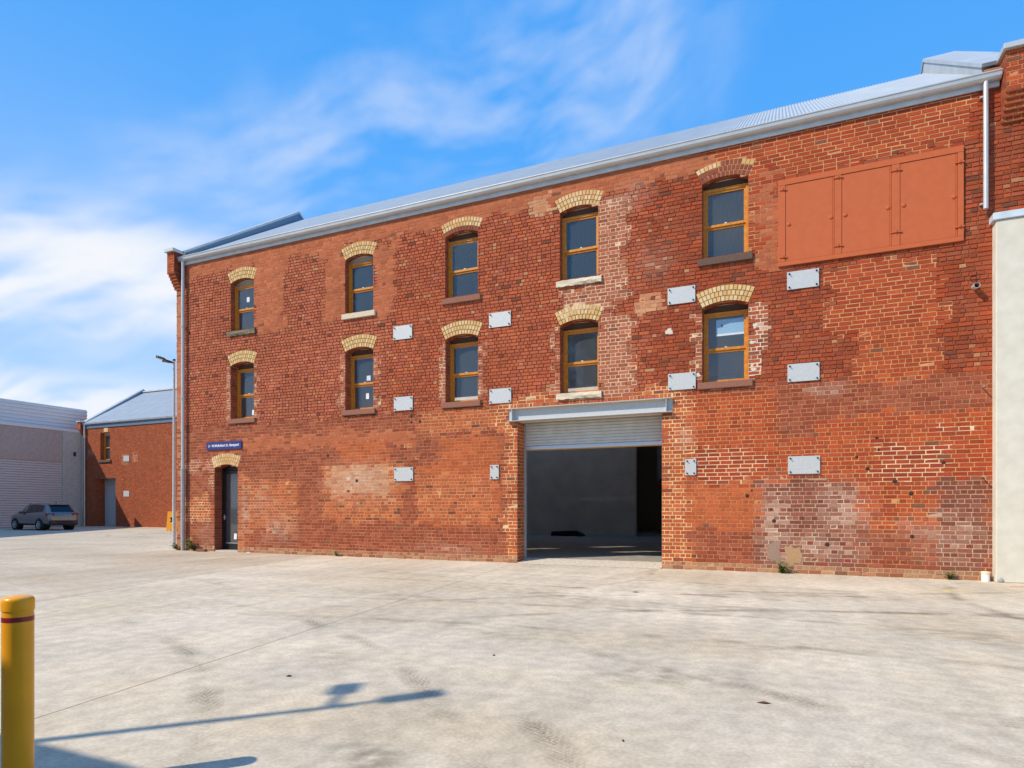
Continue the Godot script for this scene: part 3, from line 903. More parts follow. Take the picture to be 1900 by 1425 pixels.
func build_warehouse() -> void:
	var wh := thing("brick_warehouse", "long red brick warehouse with ten timber sash windows and open roller door", "warehouse")
	var cxs := [2.87, 7.25, 10.48, 13.64, 16.94]
	var us := [8.32, 8.35, 8.43, 8.47, 8.47]
	for i in 5:
		holes.append({"x0": cxs[i] - 0.475, "x1": cxs[i] + 0.475, "y0": 6.82, "y1": us[i], "rise": 0.1, "sill": 1, "depth": 0.16})
	for i in 5:
		holes.append({"x0": cxs[i] - 0.475, "x1": cxs[i] + 0.475, "y0": 4.115, "y1": 5.76, "rise": 0.1, "sill": 1, "depth": 0.25})
	holes.append({"x0": 1.70, "x1": 2.68, "y0": -0.5, "y1": 2.62, "rise": 0.1, "depth": 0.3})
	holes.append({"x0": 12.05, "x1": 15.59, "y0": -0.5, "y1": 3.514, "rise": 0.0, "depth": 0.5, "head": 3.945, "hx0": 11.81, "hx1": 15.83})

	# --- front wall: joints, bricks
	var mo := MB.new()
	var list := []
	for r in 109:
		var y0 := r * CH
		var right := 21.68 if y0 < 6.6 else 22.9
		mortar_row(mo, r, row_spans(y0, y0 + CH, 0.0, right, false), 9.36)
		brick_row(list, r, row_spans(y0, y0 + CH, 0.0, right, true))
	var front := put("front_wall", mo, M.mortar, wh)
	# the largest in the picture: full stretchers nearest the camera end of the wall
	var order := range(list.size())
	var size_of := func(q: Array) -> float: return pow(q[0] + 9.5, 3.0) * q[2] if q[1] < 6.5 else 0.0
	order.sort_custom(func(p, q): return size_of.call(list[p]) > size_of.call(list[q]))
	var single := {}
	for i in 298: single[order[i]] = true
	var rest := MB.new()
	for i in list.size():
		var q: Array = list[i]
		var st: int = q[4]
		var d: float = styles[st].r + 0.003
		var tone := brick_tone(q[0] + q[2] * 0.5, q[1], st, q[2])
		var rough := 1.0 if st == 0 or st == 13 or st == 14 else 0.35
		if single.has(i):
			var mb := MB.new()
			mb.col = tone
			one_brick(mb, Vector3(-q[2] * 0.5, -q[3] * 0.5, 0), Vector3.RIGHT, Vector3.UP, Vector3.BACK, q[2], q[3], d, rough)
			var o := put("brick", mb, M.brick, front)
			o.position = Vector3(q[0] + q[2] * 0.5, q[1] + q[3] * 0.5, 0)
		else:
			rest.col = tone
			one_brick(rest, Vector3(q[0], q[1], 0), Vector3.RIGHT, Vector3.UP, Vector3.BACK, q[2], q[3], d, rough)
	put("brickwork", rest, M.brick, front).set_meta("kind", "stuff")
	# brick-on-edge course over the steel beam
	var sb := MB.new()
	sb.col = styles[6].m
	sb.box(Vector3(11.80, 3.80, -0.06), Vector3(15.84, 3.96, -0.006))
	put("joint_bed", sb, M.mortar, front)
	var sx := 11.86
	while sx < 15.76:
		var mb := MB.new()
		mb.col = brick_tone(sx, 3.9, 6)
		one_brick(mb, Vector3(-0.037, -0.053, 0), Vector3.RIGHT, Vector3.UP, Vector3.BACK, 0.074, 0.106, 0.008, 0.3)
		put("brick_on_edge", mb, M.brick, front).position = Vector3(sx + 0.037, 3.888, 0)
		sx += 0.0857
	# --- reveals
	var rv := MB.new()
	for h in holes:
		var st := 6 if h.rise == 0.0 else 5
		var y0: float = maxf(0.0, h.y0)
		brick_sheet(rv, Vector3(h.x0, y0, -0.001), Vector3(0, 0, -1), Vector3.UP, Vector3.RIGHT, h.depth, h.y1 - y0, st, y0)
		brick_sheet(rv, Vector3(h.x1, y0, -h.depth), Vector3(0, 0, 1), Vector3.UP, Vector3.LEFT, h.depth - 0.001, h.y1 - y0, st, y0)
	put("reveal_brickwork", rv, M.brick, front).set_meta("kind", "stuff")
	# --- body of the wall behind the face
	var ys := [0.0, 9.36]
	for h in holes:
		ys.append(maxf(h.y0, 0.0)); ys.append(h.y1 + h.rise)
	ys.sort()
	var core := MB.new()
	for i in ys.size() - 1:
		if ys[i + 1] - ys[i] < 0.01: continue
		var ym: float = (ys[i] + ys[i + 1]) * 0.5
		var at := 0.0
		var row := []
		for h in holes:
			if ym > h.y0 and ym < h.y1 + h.rise: row.append([h.x0 - 0.02, h.x1 + 0.02])
		row.sort_custom(func(p, q): return p[0] < q[0])
		row.append([22.9, 22.9])
		for c in row:
			if c[0] > at + 0.005: core.box(Vector3(at, ys[i], -0.36), Vector3(c[0], ys[i + 1], -0.045))
			at = c[1]
	put("inner_wall", core, M.inner, wh)
	# --- arches, windows
	arch_mats = []
	for c in [[240, 206, 148], [234, 194, 130], [242, 214, 162], [226, 184, 118], [158, 82, 58], [146, 72, 54]]:
		arch_mats.append(grain(mat(rgb(c[0], c[1], c[2]), 0.9), M.g1, 3.0, 0.3))
	var sills := [M.stone_moss, M.stone_white, M.stone_brown, M.stone_white, M.stone_dark, M.stone_brown, M.stone_brown, M.stone_brown, M.stone_white, M.stone_brown]
	var stick := [[[0.05, 1.0, 0.11, 0.15]], [], [], [], [], [[0.14, 0.22, 0.1, 0.16]], [[0.12, 0.92, 0.13, 0.14], [0.06, 0.42, 0.1, 0.16]], [], [], []]
	for i in 10:
		make_arch(wh, "window_arch", holes[i], 1 if i == 4 else 2 if i == 2 else 0, i in [0, 1, 5, 6])
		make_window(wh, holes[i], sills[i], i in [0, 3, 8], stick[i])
	# pale sheet behind one pane, coloured as the bright view to an opposite window
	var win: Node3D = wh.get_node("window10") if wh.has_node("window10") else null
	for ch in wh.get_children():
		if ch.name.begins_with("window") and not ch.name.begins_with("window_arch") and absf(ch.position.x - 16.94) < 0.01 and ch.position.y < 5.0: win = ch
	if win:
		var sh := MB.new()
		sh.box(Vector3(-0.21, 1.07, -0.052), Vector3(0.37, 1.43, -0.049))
		put("bright_view_sheet", sh, mat(rgb(150, 190, 214), 0.4), win)
		var strip := MB.new()
		strip.box(Vector3(-0.21, 1.07, -0.0485), Vector3(0.37, 1.115, -0.047))
		put("view_sheet_border", strip, M.white, win)
		var dk := MB.new()
		dk.boxb(Transform3D(Basis(Vector3(0, 0, 1), -0.4), Vector3(-0.09, 1.29, -0.0465)), Vector3(0.045, 0.06, 0.002))
		put("paper_sticker", dk, mat(rgb(70, 74, 78), 0.5), win)
	build_door(wh)
	build_roller(wh)
	build_shutters(wh)
	# --- anchor plates
	var pl := [[8.40, 5.915, 0], [8.42, 3.995, 0], [8.43, 2.09, 0], [11.28, 5.915, 0], [11.29, 3.995, 0], [11.31, 2.09, 1], [15.72, 5.92, 0], [15.73, 4.0, 0], [16.10, 2.09, 1], [18.17, 5.915, 0], [18.18, 3.99, 0], [18.19, 2.07, 0]]
	for p in pl:
		var w := 0.6 if p[2] == 0 else 0.24
		var hh := 0.37 if p[2] == 0 else 0.36
		var mb := MB.new()
		mb.boxb(Transform3D(Basis(), Vector3.ZERO), Vector3(w, hh, 0.02), 0.002)
		var o := put("anchor_plate", mb, M.galv, wh)
		o.position = Vector3(p[0] + w * 0.5, p[1] + hh * 0.5, 0.016)
		for sxx in [-1.0, 1.0]:
			for syy in [-1.0, 1.0]:
				var bo := MB.new()
				bo.lathe(Transform3D(Basis(Vector3.RIGHT, PI / 2), Vector3.ZERO), PackedVector2Array([Vector2(0.017, 0), Vector2(0.017, 0.018), Vector2(0.009, 0.019), Vector2(0.009, 0.05), Vector2(0, 0.051)]), 8)
				put("bolt", bo, M.bolt, o).position = Vector3(sxx * (w * 0.5 - 0.045), syy * (hh * 0.5 - 0.045), 0.0095)
	build_roof(wh)
	# --- drain stub and the hole above it
	var st := MB.new()
	st.tube(PackedVector3Array([Vector3(21.40, 5.53, -0.05), Vector3(21.40, 5.51, 0.17)]), 0.052, 20, false)
	st.tube(PackedVector3Array([Vector3(21.40, 5.51, 0.17), Vector3(21.40, 5.53, -0.05)]), 0.045, 20, false)
	for k in 20:
		var a0 := TAU * k / 20
		var a1 := TAU * (k + 1) / 20
		st.quad(Vector3(21.40 + cos(a0) * 0.045, 5.51 + sin(a0) * 0.045, 0.17), Vector3(21.40 + cos(a0) * 0.052, 5.51 + sin(a0) * 0.052, 0.17), Vector3(21.40 + cos(a1) * 0.052, 5.51 + sin(a1) * 0.052, 0.17), Vector3(21.40 + cos(a1) * 0.045, 5.51 + sin(a1) * 0.045, 0.17))
	put("drain_stub", st, mat(rgb(190, 182, 176), 0.5), wh)
	var ho := MB.new()
	ho.lathe(Transform3D(Basis(Vector3.RIGHT, PI / 2), Vector3(21.385, 5.69, -0.05)), PackedVector2Array([Vector2(0.055, 0.058), Vector2(0.05, 0.056), Vector2(0.05, 0.0), Vector2(0.0, 0.0)]), 18)
	put("core_hole", ho, mat(rgb(40, 22, 16), 0.95), wh)
	var rust_and_pit := grain(mat(rgb(74, 50, 40), 0.95), M.g1, 6.0, 0.8)
	# --- mortar splash and render patches
	for q in [[15.75, 5.33, 0.09, 0.075, 0], [18.29, 0.37, 0.17, 0.2, 1], [17.93, 0.44, 0.13, 0.24, 2], [17.55, 5.25, 0.05, 0.06, 0], [17.5, 4.9, 0.07, 0.035, 0], [16.37, 4.3, 0.06, 0.05, 0], [17.52, 4.32, 0.06, 0.04, 0], [18.75, 1.95, 0.2, 0.02, 1]]:
		var mb := MB.new()
		var ctr := Vector3(q[0], q[1], 0.007)
		var pts := []
		for k in 30:
			var a := TAU * k / 30
			var sq := 1.0 / maxf(absf(cos(a)), absf(sin(a))) if q[4] > 0 else 1.0
			var r := rng.randf_range(0.8, 1.0) * (1.0 + 0.16 * sin(a * 3.0 + q[0] * 9.0) + 0.1 * sin(a * 7.0 + q[1] * 20.0)) * minf(sq, 1.3)
			pts.append(Vector3(q[0] + cos(a) * q[2] * r, q[1] + sin(a) * q[3] * r, 0.004))
		for k in 30:
			mb.tri(ctr, pts[k], pts[(k + 1) % 30])
			var a: Vector3 = pts[k]; var b: Vector3 = pts[(k + 1) % 30]
			mb.quad(a + Vector3(0, 0, -0.01), b + Vector3(0, 0, -0.01), b, a)
		put("render_patch", mb, [grain(mat(rgb(238, 226, 208), 0.9), M.g1, 5.0, 0.8), grain(mat(rgb(196, 158, 116), 0.9), M.g1, 4.0, 1.0), grain(mat(rgb(172, 142, 124), 0.9), M.g1, 4.0, 1.0)][q[4]], wh)
	# --- rusted fixings left in the wall; some dark lumps stand in for shaded pits
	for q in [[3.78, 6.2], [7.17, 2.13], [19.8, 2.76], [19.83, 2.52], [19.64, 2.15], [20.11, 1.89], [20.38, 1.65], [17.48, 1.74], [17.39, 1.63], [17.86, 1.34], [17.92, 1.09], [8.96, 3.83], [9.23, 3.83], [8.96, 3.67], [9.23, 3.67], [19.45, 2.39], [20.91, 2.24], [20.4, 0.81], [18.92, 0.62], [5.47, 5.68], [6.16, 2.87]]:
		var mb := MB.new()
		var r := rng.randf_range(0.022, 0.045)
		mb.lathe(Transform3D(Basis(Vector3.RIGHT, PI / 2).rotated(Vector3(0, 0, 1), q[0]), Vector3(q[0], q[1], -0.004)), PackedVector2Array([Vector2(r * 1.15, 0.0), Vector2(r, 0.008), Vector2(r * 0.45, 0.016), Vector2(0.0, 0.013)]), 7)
		put("plug_and_pit_lump", mb, rust_and_pit, wh)
	for q in [[21.51, 3.63], [21.51, 1.95]]:
		var mb := MB.new()
		mb.tube(PackedVector3Array([Vector3(q[0], q[1], -0.02), Vector3(q[0], q[1], 0.16)]), 0.011, 8)
		put("iron_rod", mb, M.grey_steel, wh)
	# --- inside
	var pa := MB.new()
	pa.box(Vector3(0.4, 0.088, -13.95), Vector3(12.05, 8.29, -13.7))
	put("partition_wall", pa, M.partition, wh)
	var cs := MB.new()
	for k in 80:
		var x := 12.05 + k * 0.12
		cs.box(Vector3(x, 2.9, -19.1), Vector3(x + 0.07, 8.29, -19.0))
		cs.box(Vector3(x + 0.07, 2.9, -19.1), Vector3(x + 0.12, 8.29, -19.06))
	put("inner_cladding", cs, M.roller, wh)

func build_door(wh: Node3D) -> void:
	var h: Dictionary = holes[10]
	make_arch(wh, "door_arch", h, 0)
	var root := group_node("entrance_door", wh)
	root.position = Vector3(2.19, 0.0, -0.3)
	var f := MB.new()
	for s in [-1.0, 1.0]:
		f.boxb(Transform3D(Basis(), Vector3(s * 0.46, 1.32, -0.04)), Vector3(0.06, 2.56, 0.1), 0.003)
	f.boxb(Transform3D(Basis(), Vector3(0, 2.66, -0.04)), Vector3(0.98, 0.16, 0.1), 0.003)
	put("door_frame", f, M.black, root)
	var l := MB.new()
	for s in [-1.0, 1.0]:
		l.boxb(Transform3D(Basis(), Vector3(s * 0.385, 1.305, -0.02)), Vector3(0.09, 2.49, 0.045), 0.003)
	l.boxb(Transform3D(Basis(), Vector3(0, 2.5, -0.02)), Vector3(0.68, 0.1, 0.044), 0.003)
	l.boxb(Transform3D(Basis(), Vector3(0, 0.16, -0.02)), Vector3(0.68, 0.2, 0.044), 0.003)
	var leaf := put("door_leaf", l, M.black, root)
	var p := MB.new()
	p.box(Vector3(-0.35, 0.25, -0.024), Vector3(0.35, 2.46, -0.016))
	put("pane", p, M.glass, root)
	var tr := MB.new()
	tr.box(Vector3(-0.34, 0.25, 0.0035), Vector3(0.34, 0.268, 0.0075))
	put("trim_strip", tr, M.alu, root)
	var hd := MB.new()
	hd.boxb(Transform3D(Basis(), Vector3(-0.385, 1.07, 0.008)), Vector3(0.04, 0.16, 0.012), 0.003)
	hd.boxb(Transform3D(Basis(), Vector3(-0.345, 1.07, 0.04)), Vector3(0.12, 0.022, 0.02), 0.004)
	hd.boxb(Transform3D(Basis(), Vector3(-0.39, 1.07, 0.025)), Vector3(0.02, 0.02, 0.03), 0.003)
	put("handle", hd, M.alu, root)
	var pp := MB.new()
	pp.boxb(Transform3D(Basis(Vector3(0, 0, 1), -0.1), Vector3(0.06, 0.47, -0.012)), Vector3(0.12, 0.18, 0.003))
	put("paper_notice", pp, M.white, root)
	var th := MB.new()
	th.box(Vector3(-0.49, -0.01, -0.12), Vector3(0.49, 0.045, 0.28))
	put("threshold", th, M.concrete_wall, root)

func build_roller(wh: Node3D) -> void:
	var b := group_node("lintel_beam", wh)
	var fl := MB.new()
	fl.boxb(Transform3D(Basis(), Vector3(13.82, 3.823, 0.02)), Vector3(4.02, 0.014, 0.2), 0.003)
	put("flange", fl, M.galv, b)
	fl = MB.new()
	fl.boxb(Transform3D(Basis(), Vector3(13.82, 3.521, 0.02)), Vector3(4.02, 0.014, 0.2), 0.003)
	put("flange", fl, M.galv, b)
	var wb := MB.new()
	wb.box(Vector3(11.81, 3.528, -0.03), Vector3(15.83, 3.816, -0.018))
	put("web", wb, M.galv, b)
	for x in [11.94, 15.70]:
		var s := MB.new()
		s.box(Vector3(x - 0.006, 3.5285, -0.0178), Vector3(x + 0.006, 3.8155, 0.11))
		put("stiffener", s, M.galv, b)
	var back := MB.new()
	back.box(Vector3(11.8, 3.515, -0.36), Vector3(15.84, 3.82, -0.032))
	put("packing", back, M.inner, b)
	var r := group_node("roller_door", wh)
	var c := MB.new()
	var y := 2.93
	while y < 3.75:
		var pts := [Vector2(y, 0.0), Vector2(y + 0.02, 0.022), Vector2(y + 0.055, 0.022), Vector2(y + 0.075, 0.0)]
		for i in 3:
			c.quad(Vector3(12.1, pts[i].x, -0.46 + pts[i].y), Vector3(15.54, pts[i].x, -0.46 + pts[i].y), Vector3(15.54, pts[i + 1].x, -0.46 + pts[i + 1].y), Vector3(12.1, pts[i + 1].x, -0.46 + pts[i + 1].y))
		y += 0.075
	c.box(Vector3(12.1, 2.93, -0.475), Vector3(15.54, 3.78, -0.4605))
	put("slats", c, M.roller, r)
	var bb := MB.new()
	bb.boxb(Transform3D(Basis(), Vector3(13.82, 2.885, -0.45)), Vector3(3.44, 0.085, 0.05), 0.004)
	put("bottom_rail", bb, M.alu, r)
	var ye := MB.new()
	ye.box(Vector3(12.1, 2.815, -0.46), Vector3(15.54, 2.842, -0.44))
	put("safety_strip", ye, mat(rgb(196, 140, 30), 0.6), r)
	for x in [12.075, 15.565]:
		var g := MB.new()
		g.box(Vector3(x - 0.024, 0.05, -0.5), Vector3(x + 0.024, 3.6, -0.43))
		put("guide", g, M.grey_steel, r)
	var dr := MB.new()
	dr.tube(PackedVector3Array([Vector3(12.05, 3.95, -0.75), Vector3(15.59, 3.95, -0.75)]), 0.25, 20)
	put("drum", dr, M.roller, r)

func build_shutters(wh: Node3D) -> void:
	var r := group_node("steel_shutters", wh)
	r.position = Vector3(18.0, 6.42, 0.0)
	var f := MB.new()
	var W := 3.225
	var H := 1.805
	f.boxb(Transform3D(Basis(), Vector3(W * 0.5, H - 0.06, 0.022)), Vector3(W, 0.12, 0.045), 0.004)
	f.boxb(Transform3D(Basis(), Vector3(W * 0.5, 0.045, 0.022)), Vector3(W, 0.09, 0.045), 0.004)
	for q in [[0.0, 0.14], [1.05, 1.18], [2.05, 2.19], [3.13, 3.225]]:
		f.boxb(Transform3D(Basis(), Vector3((q[0] + q[1]) * 0.5, H * 0.5 - 0.015, 0.021)), Vector3(q[1] - q[0], H - 0.212, 0.043), 0.004)
	put("shutter_frame", f, M.terracotta, r)
	for q in [[0.145, 1.045], [1.185, 2.045], [2.195, 3.125]]:
		var p := MB.new()
		p.boxb(Transform3D(Basis(), Vector3((q[0] + q[1]) * 0.5, (0.095 + H - 0.125) * 0.5, 0.018)), Vector3(q[1] - q[0], H - 0.22, 0.026), 0.003)
		var o := put("shutter_leaf", p, M.terracotta, r)
		for x in [q[0] + 0.055, q[1] - 0.06]:
			var k := MB.new()
			k.lathe(Transform3D(Basis(Vector3.RIGHT, PI / 2), Vector3(x, 0.86, 0.031)), PackedVector2Array([Vector2(0.04, 0), Vector2(0.038, 0.012), Vector2(0.03, 0.018), Vector2(0, 0.02)]), 16)
			put("boss", k, M.terracotta, o)
		var rim := MB.new()
		rim.box(Vector3(q[1] - 0.045, 0.1, 0.0312), Vector3(q[1] - 0.03, H - 0.13, 0.037))
		put("edge_strip", rim, M.terracotta, o)
	for q in [[0.03, 0.16, 1.59], [0.03, 0.17, 0.18], [1.03, 1.2, 1.63], [1.03, 1.2, 0.25], [2.03, 2.22, 1.56], [2.03, 2.22, 0.35], [3.08, 3.24, 1.49], [3.08, 3.24, 0.27]]:
		var k := MB.new()
		k.boxb(Transform3D(Basis(), Vector3((q[0] + q[1]) * 0.5, q[2], 0.052)), Vector3(q[1] - q[0], 0.024, 0.016), 0.003)
		k.boxb(Transform3D(Basis(), Vector3((q[0] + q[1]) * 0.5, q[2] + 0.015, 0.062)), Vector3(0.02, 0.06, 0.022), 0.003)
		put("hinge", k, M.terracotta, r)

func kneeler(parent: Node3D, x0: float, x1: float, zf: float, y_cor: float, y_top: float, cap: Material) -> void:
	var k := group_node("corbelled_kneeler", parent)
	var mb := MB.new()
	var steps := 5
	var y := y_cor
	for i in steps + 1:
		var z := zf + 0.3 * (i + 1) / (steps + 1.0)
		var h := CH if i < steps else y_top - y
		mb.col = styles[5].m
		mb.box(Vector3(x0 + 0.004, y, zf - 0.3), Vector3(x1 - 0.004, y + h, z - 0.005))
		brick_sheet(mb, Vector3(x0, y, z), Vector3.RIGHT, Vector3.UP, Vector3.BACK, x1 - x0, h, 2, y)
		brick_sheet(mb, Vector3(x1, y, z), Vector3(0, 0, -1), Vector3.UP, Vector3.RIGHT, z - zf, h, 5, y)
		brick_sheet(mb, Vector3(x0, y, zf), Vector3(0, 0, 1), Vector3.UP, Vector3.LEFT, z - zf, h, 5, y)
		y += h
	put("brickwork", mb, M.brick, k).set_meta("kind", "stuff")
	var c := MB.new()
	c.boxb(Transform3D(Basis(), Vector3((x0 + x1) * 0.5, y_top + 0.05, zf + 0.12)), Vector3(x1 - x0 + 0.1, 0.1, 0.52), 0.006)
	put("metal_cap", c, cap, k)

func gable(parent: Node3D, x0: float, x1: float, zf: float, y0: float, slope: float, run: float, lift: float, inner: Material, cap: Material) -> void:
	# parapet that rises with the roof from (zf, y0) to its apex and down again behind
	var zr := zf - run
	var ya := y0 + slope * run
	var wall := MB.new()
	wall.col = styles[5].m
	var poly := PackedVector2Array([Vector2(zf, 0.0), Vector2(zf, y0), Vector2(zr, ya), Vector2(zr - run, y0), Vector2(zr - run, 0.0)])
	wall.prism(poly, func(u, v, d): return Vector3(d, v, u), x0 + 0.02, x1 - 0.02)
	put("gable_wall", wall, M.brick, parent)
	for side in 2:
		var sg := 1.0 if side == 0 else -1.0
		var zb := zf if side == 0 else zr - run
		var c := MB.new()
		var p := PackedVector2Array([Vector2(zb, y0 + lift), Vector2(zr, ya + lift), Vector2(zr, ya + lift + 0.09), Vector2(zb + 0.04 * sg, y0 + lift + 0.05)])
		c.prism(p, func(u, v, d): return Vector3(d, v, u), x0 - 0.03, x1 + 0.03)
		put("coping", c, cap, parent)
		var f := MB.new()
		var q := PackedVector2Array([Vector2(zb - 0.12 * sg, y0 - 0.35), Vector2(zr, ya - 0.3), Vector2(zr, ya + lift - 0.004), Vector2(zb - 0.12 * sg, y0 + lift - 0.004 + 0.12 * slope)])
		f.prism(q, func(u, v, d): return Vector3(d, v, u), x0 - 0.002, x1 + 0.008)
		put("parapet_flashing", f, inner, parent)

func corrugated(x0: float, x1: float, za: float, ya: float, zb: float, yb: float) -> MB:
	var mb := MB.new()
	var dir := Vector3(0, yb - ya, zb - za).normalized()
	var nrm := dir.cross(Vector3.RIGHT) if zb < za else Vector3.RIGHT.cross(dir)
	if nrm.y < 0: nrm = -nrm
	var n := int((x1 - x0) / 0.076) * 6
	for i in n + 1:
		var x := x0 + (x1 - x0) * i / n
		var ph := TAU * i / 6.0
		var off := nrm * sin(ph) * 0.0095
		var nn := (nrm - Vector3.RIGHT * cos(ph) * 0.0095 * TAU / 0.076).normalized()
		mb.vert(Vector3(x, ya, za) + off, nn)
		mb.vert(Vector3(x, yb, zb) + off, nn)
	for i in n:
		var k := i * 2
		mb.ix.append_array(PackedInt32Array([k, k + 1, k + 3, k, k + 3, k + 2]))
	return mb

func gutter_mesh(x0: float, x1: float, y: float, z: float) -> MB:     # y, z: top of the back edge
	var mb := MB.new()
	var prof := [Vector2(0.0, 0.0), Vector2(0.0, -0.075), Vector2(0.02, -0.105), Vector2(0.06, -0.118), Vector2(0.1, -0.105), Vector2(0.128, -0.07), Vector2(0.137, -0.02), Vector2(0.14, 0.0), Vector2(0.153, 0.004), Vector2(0.153, 0.02), Vector2(0.137, 0.022)]
	for i in prof.size() - 1:
		var p: Vector2 = prof[i]
		var q: Vector2 = prof[i + 1]
		mb.quad(Vector3(x0, y + p.y, z + p.x), Vector3(x1, y + p.y, z + p.x), Vector3(x1, y + q.y, z + q.x), Vector3(x0, y + q.y, z + q.x))
	for x in [x0, x1]:
		for i in range(1, prof.size() - 2):
			mb.tri(Vector3(x, y, z), Vector3(x, y + prof[i].y, z + prof[i].x), Vector3(x, y + prof[i + 1].y, z + prof[i + 1].x))
	return mb

func build_roof(wh: Node3D) -> void:
	var s := 0.65
	put("roof_sheeting", corrugated(0.37, 21.56, 0.11, 9.41, -5.25, 9.41 + s * 5.36), M.roof, wh)
	put("roof_sheeting", corrugated(0.37, 21.56, -10.75, 9.41, -5.25, 9.41 + s * 5.36), M.roof, wh)
	put("gutter", gutter_mesh(0.12, 21.78, 9.40, 0.042), M.zinc, wh)
	var f := MB.new()
	f.boxb(Transform3D(Basis(), Vector3(11.05, 9.305, 0.022)), Vector3(21.45, 0.21, 0.036), 0.004)
	put("fascia", f, M.fascia, wh)
	gable(wh, 0.0, 0.35, 0.0, 9.55, 0.68, 5.2, 0.06, M.flash, M.zinc)
	gable(wh, 21.55, 22.2, -0.05, 9.6, 0.68, 5.25, 0.06, M.roof, M.roof)
	kneeler(wh, -0.05, 0.27, 0.0, 8.45, 9.56, M.zinc)
	kneeler(wh, 21.8, 22.5, 0.0, 8.5, 9.66, M.zinc)
	# downpipes
	var d := group_node("downpipe", wh)
	var t := MB.new()
	t.tube(PackedVector3Array([Vector3(0.42, 9.33, 0.1), Vector3(0.42, 2.6, 0.1)]), 0.05, 16)
	put("pipe", t, M.zinc, d)
	t = MB.new()
	t.tube(PackedVector3Array([Vector3(0.42, 2.62, 0.1), Vector3(0.42, 0.0, 0.1)]), 0.062, 16)
	put("pipe", t, M.grey_steel, d)
	for y in [2.62, 1.85, 1.05, 7.2, 4.9]:
		t = MB.new()
		t.tube(PackedVector3Array([Vector3(0.42, y - 0.015, 0.1), Vector3(0.42, y + 0.015, 0.1)]), 0.068, 16)
		t.box(Vector3(0.405, y - 0.012, -0.005), Vector3(0.435, y + 0.012, 0.06))
		put("pipe_bracket", t, M.zinc, d)
	d = group_node("downpipe", wh)
	t = MB.new()
	t.tube(PackedVector3Array([Vector3(21.55, 9.33, 0.1), Vector3(21.55, 6.93, 0.1)]), 0.042, 16)
	put("pipe", t, M.zinc, d)
	for y in [9.05, 7.05]:
		t = MB.new()
		t.box(Vector3(21.47, y - 0.012, -0.004), Vector3(21.6, y + 0.012, 0.06))
		put("pipe_bracket", t, M.zinc, d)
	# rear bay and back walls
	var b := MB.new()
	b.box(Vector3(0.0, 0.0, -24.3), Vector3(22.2, 8.3, -24.0))
	b.box(Vector3(0.02, 0.0, -24.0), Vector3(0.33, 8.3, -10.4))
	b.box(Vector3(21.9, 0.0, -24.0), Vector3(22.18, 8.3, -10.4))
	b.box(Vector3(0.34, 6.4, -10.75), Vector3(21.54, 9.4, -10.45))
	put("rear_wall", b, M.inner, wh)
	var rr := MB.new()  # gap ahead of the partition is an added opening to brighten the inside
	rr.box(Vector3(0.0, 8.3, -24.3), Vector3(22.2, 8.4, -18.0))
	rr.box(Vector3(0.0, 8.3, -17.0), Vector3(22.2, 8.4, -13.5))
	rr.box(Vector3(0.0, 8.3, -18.0), Vector3(12.5, 8.4, -17.0))
	rr.box(Vector3(18.0, 8.3, -18.0), Vector3(22.2, 8.4, -17.0))
	rr.box(Vector3(0.0, 8.3, -13.5), Vector3(0.4, 8.4, -10.8))
	rr.box(Vector3(12.0, 8.3, -13.5), Vector3(22.2, 8.4, -10.8))
	put("rear_roof", rr, M.roof, wh)

# ------------------------------------------------------------------ neighbours
func build_cream_building() -> void:
	var t := thing("rendered_building", "smooth cream rendered wall with a pale metal capping, built against the brick warehouse", "building", Vector3(21.675, 0, 0))
	var mb := MB.new()
	mb.boxb(Transform3D(Basis(), Vector3(5.0, 3.32, -0.1)), Vector3(10.0, 6.64, 0.63), 0.012)
	put("rendered_wall", mb, M.cream, t)
	var c := MB.new()
	c.boxb(Transform3D(Basis(), Vector3(4.99, 6.71, -0.1)), Vector3(10.08, 0.13, 0.7), 0.008)
	put("metal_capping", c, M.fascia, t)
	var d := MB.new()
	d.tube(PackedVector3Array([Vector3(0.5, 8.6, 0.12), Vector3(0.5, 6.78, 0.12)]), 0.05, 14)
	put("downpipe", d, M.fascia, t)

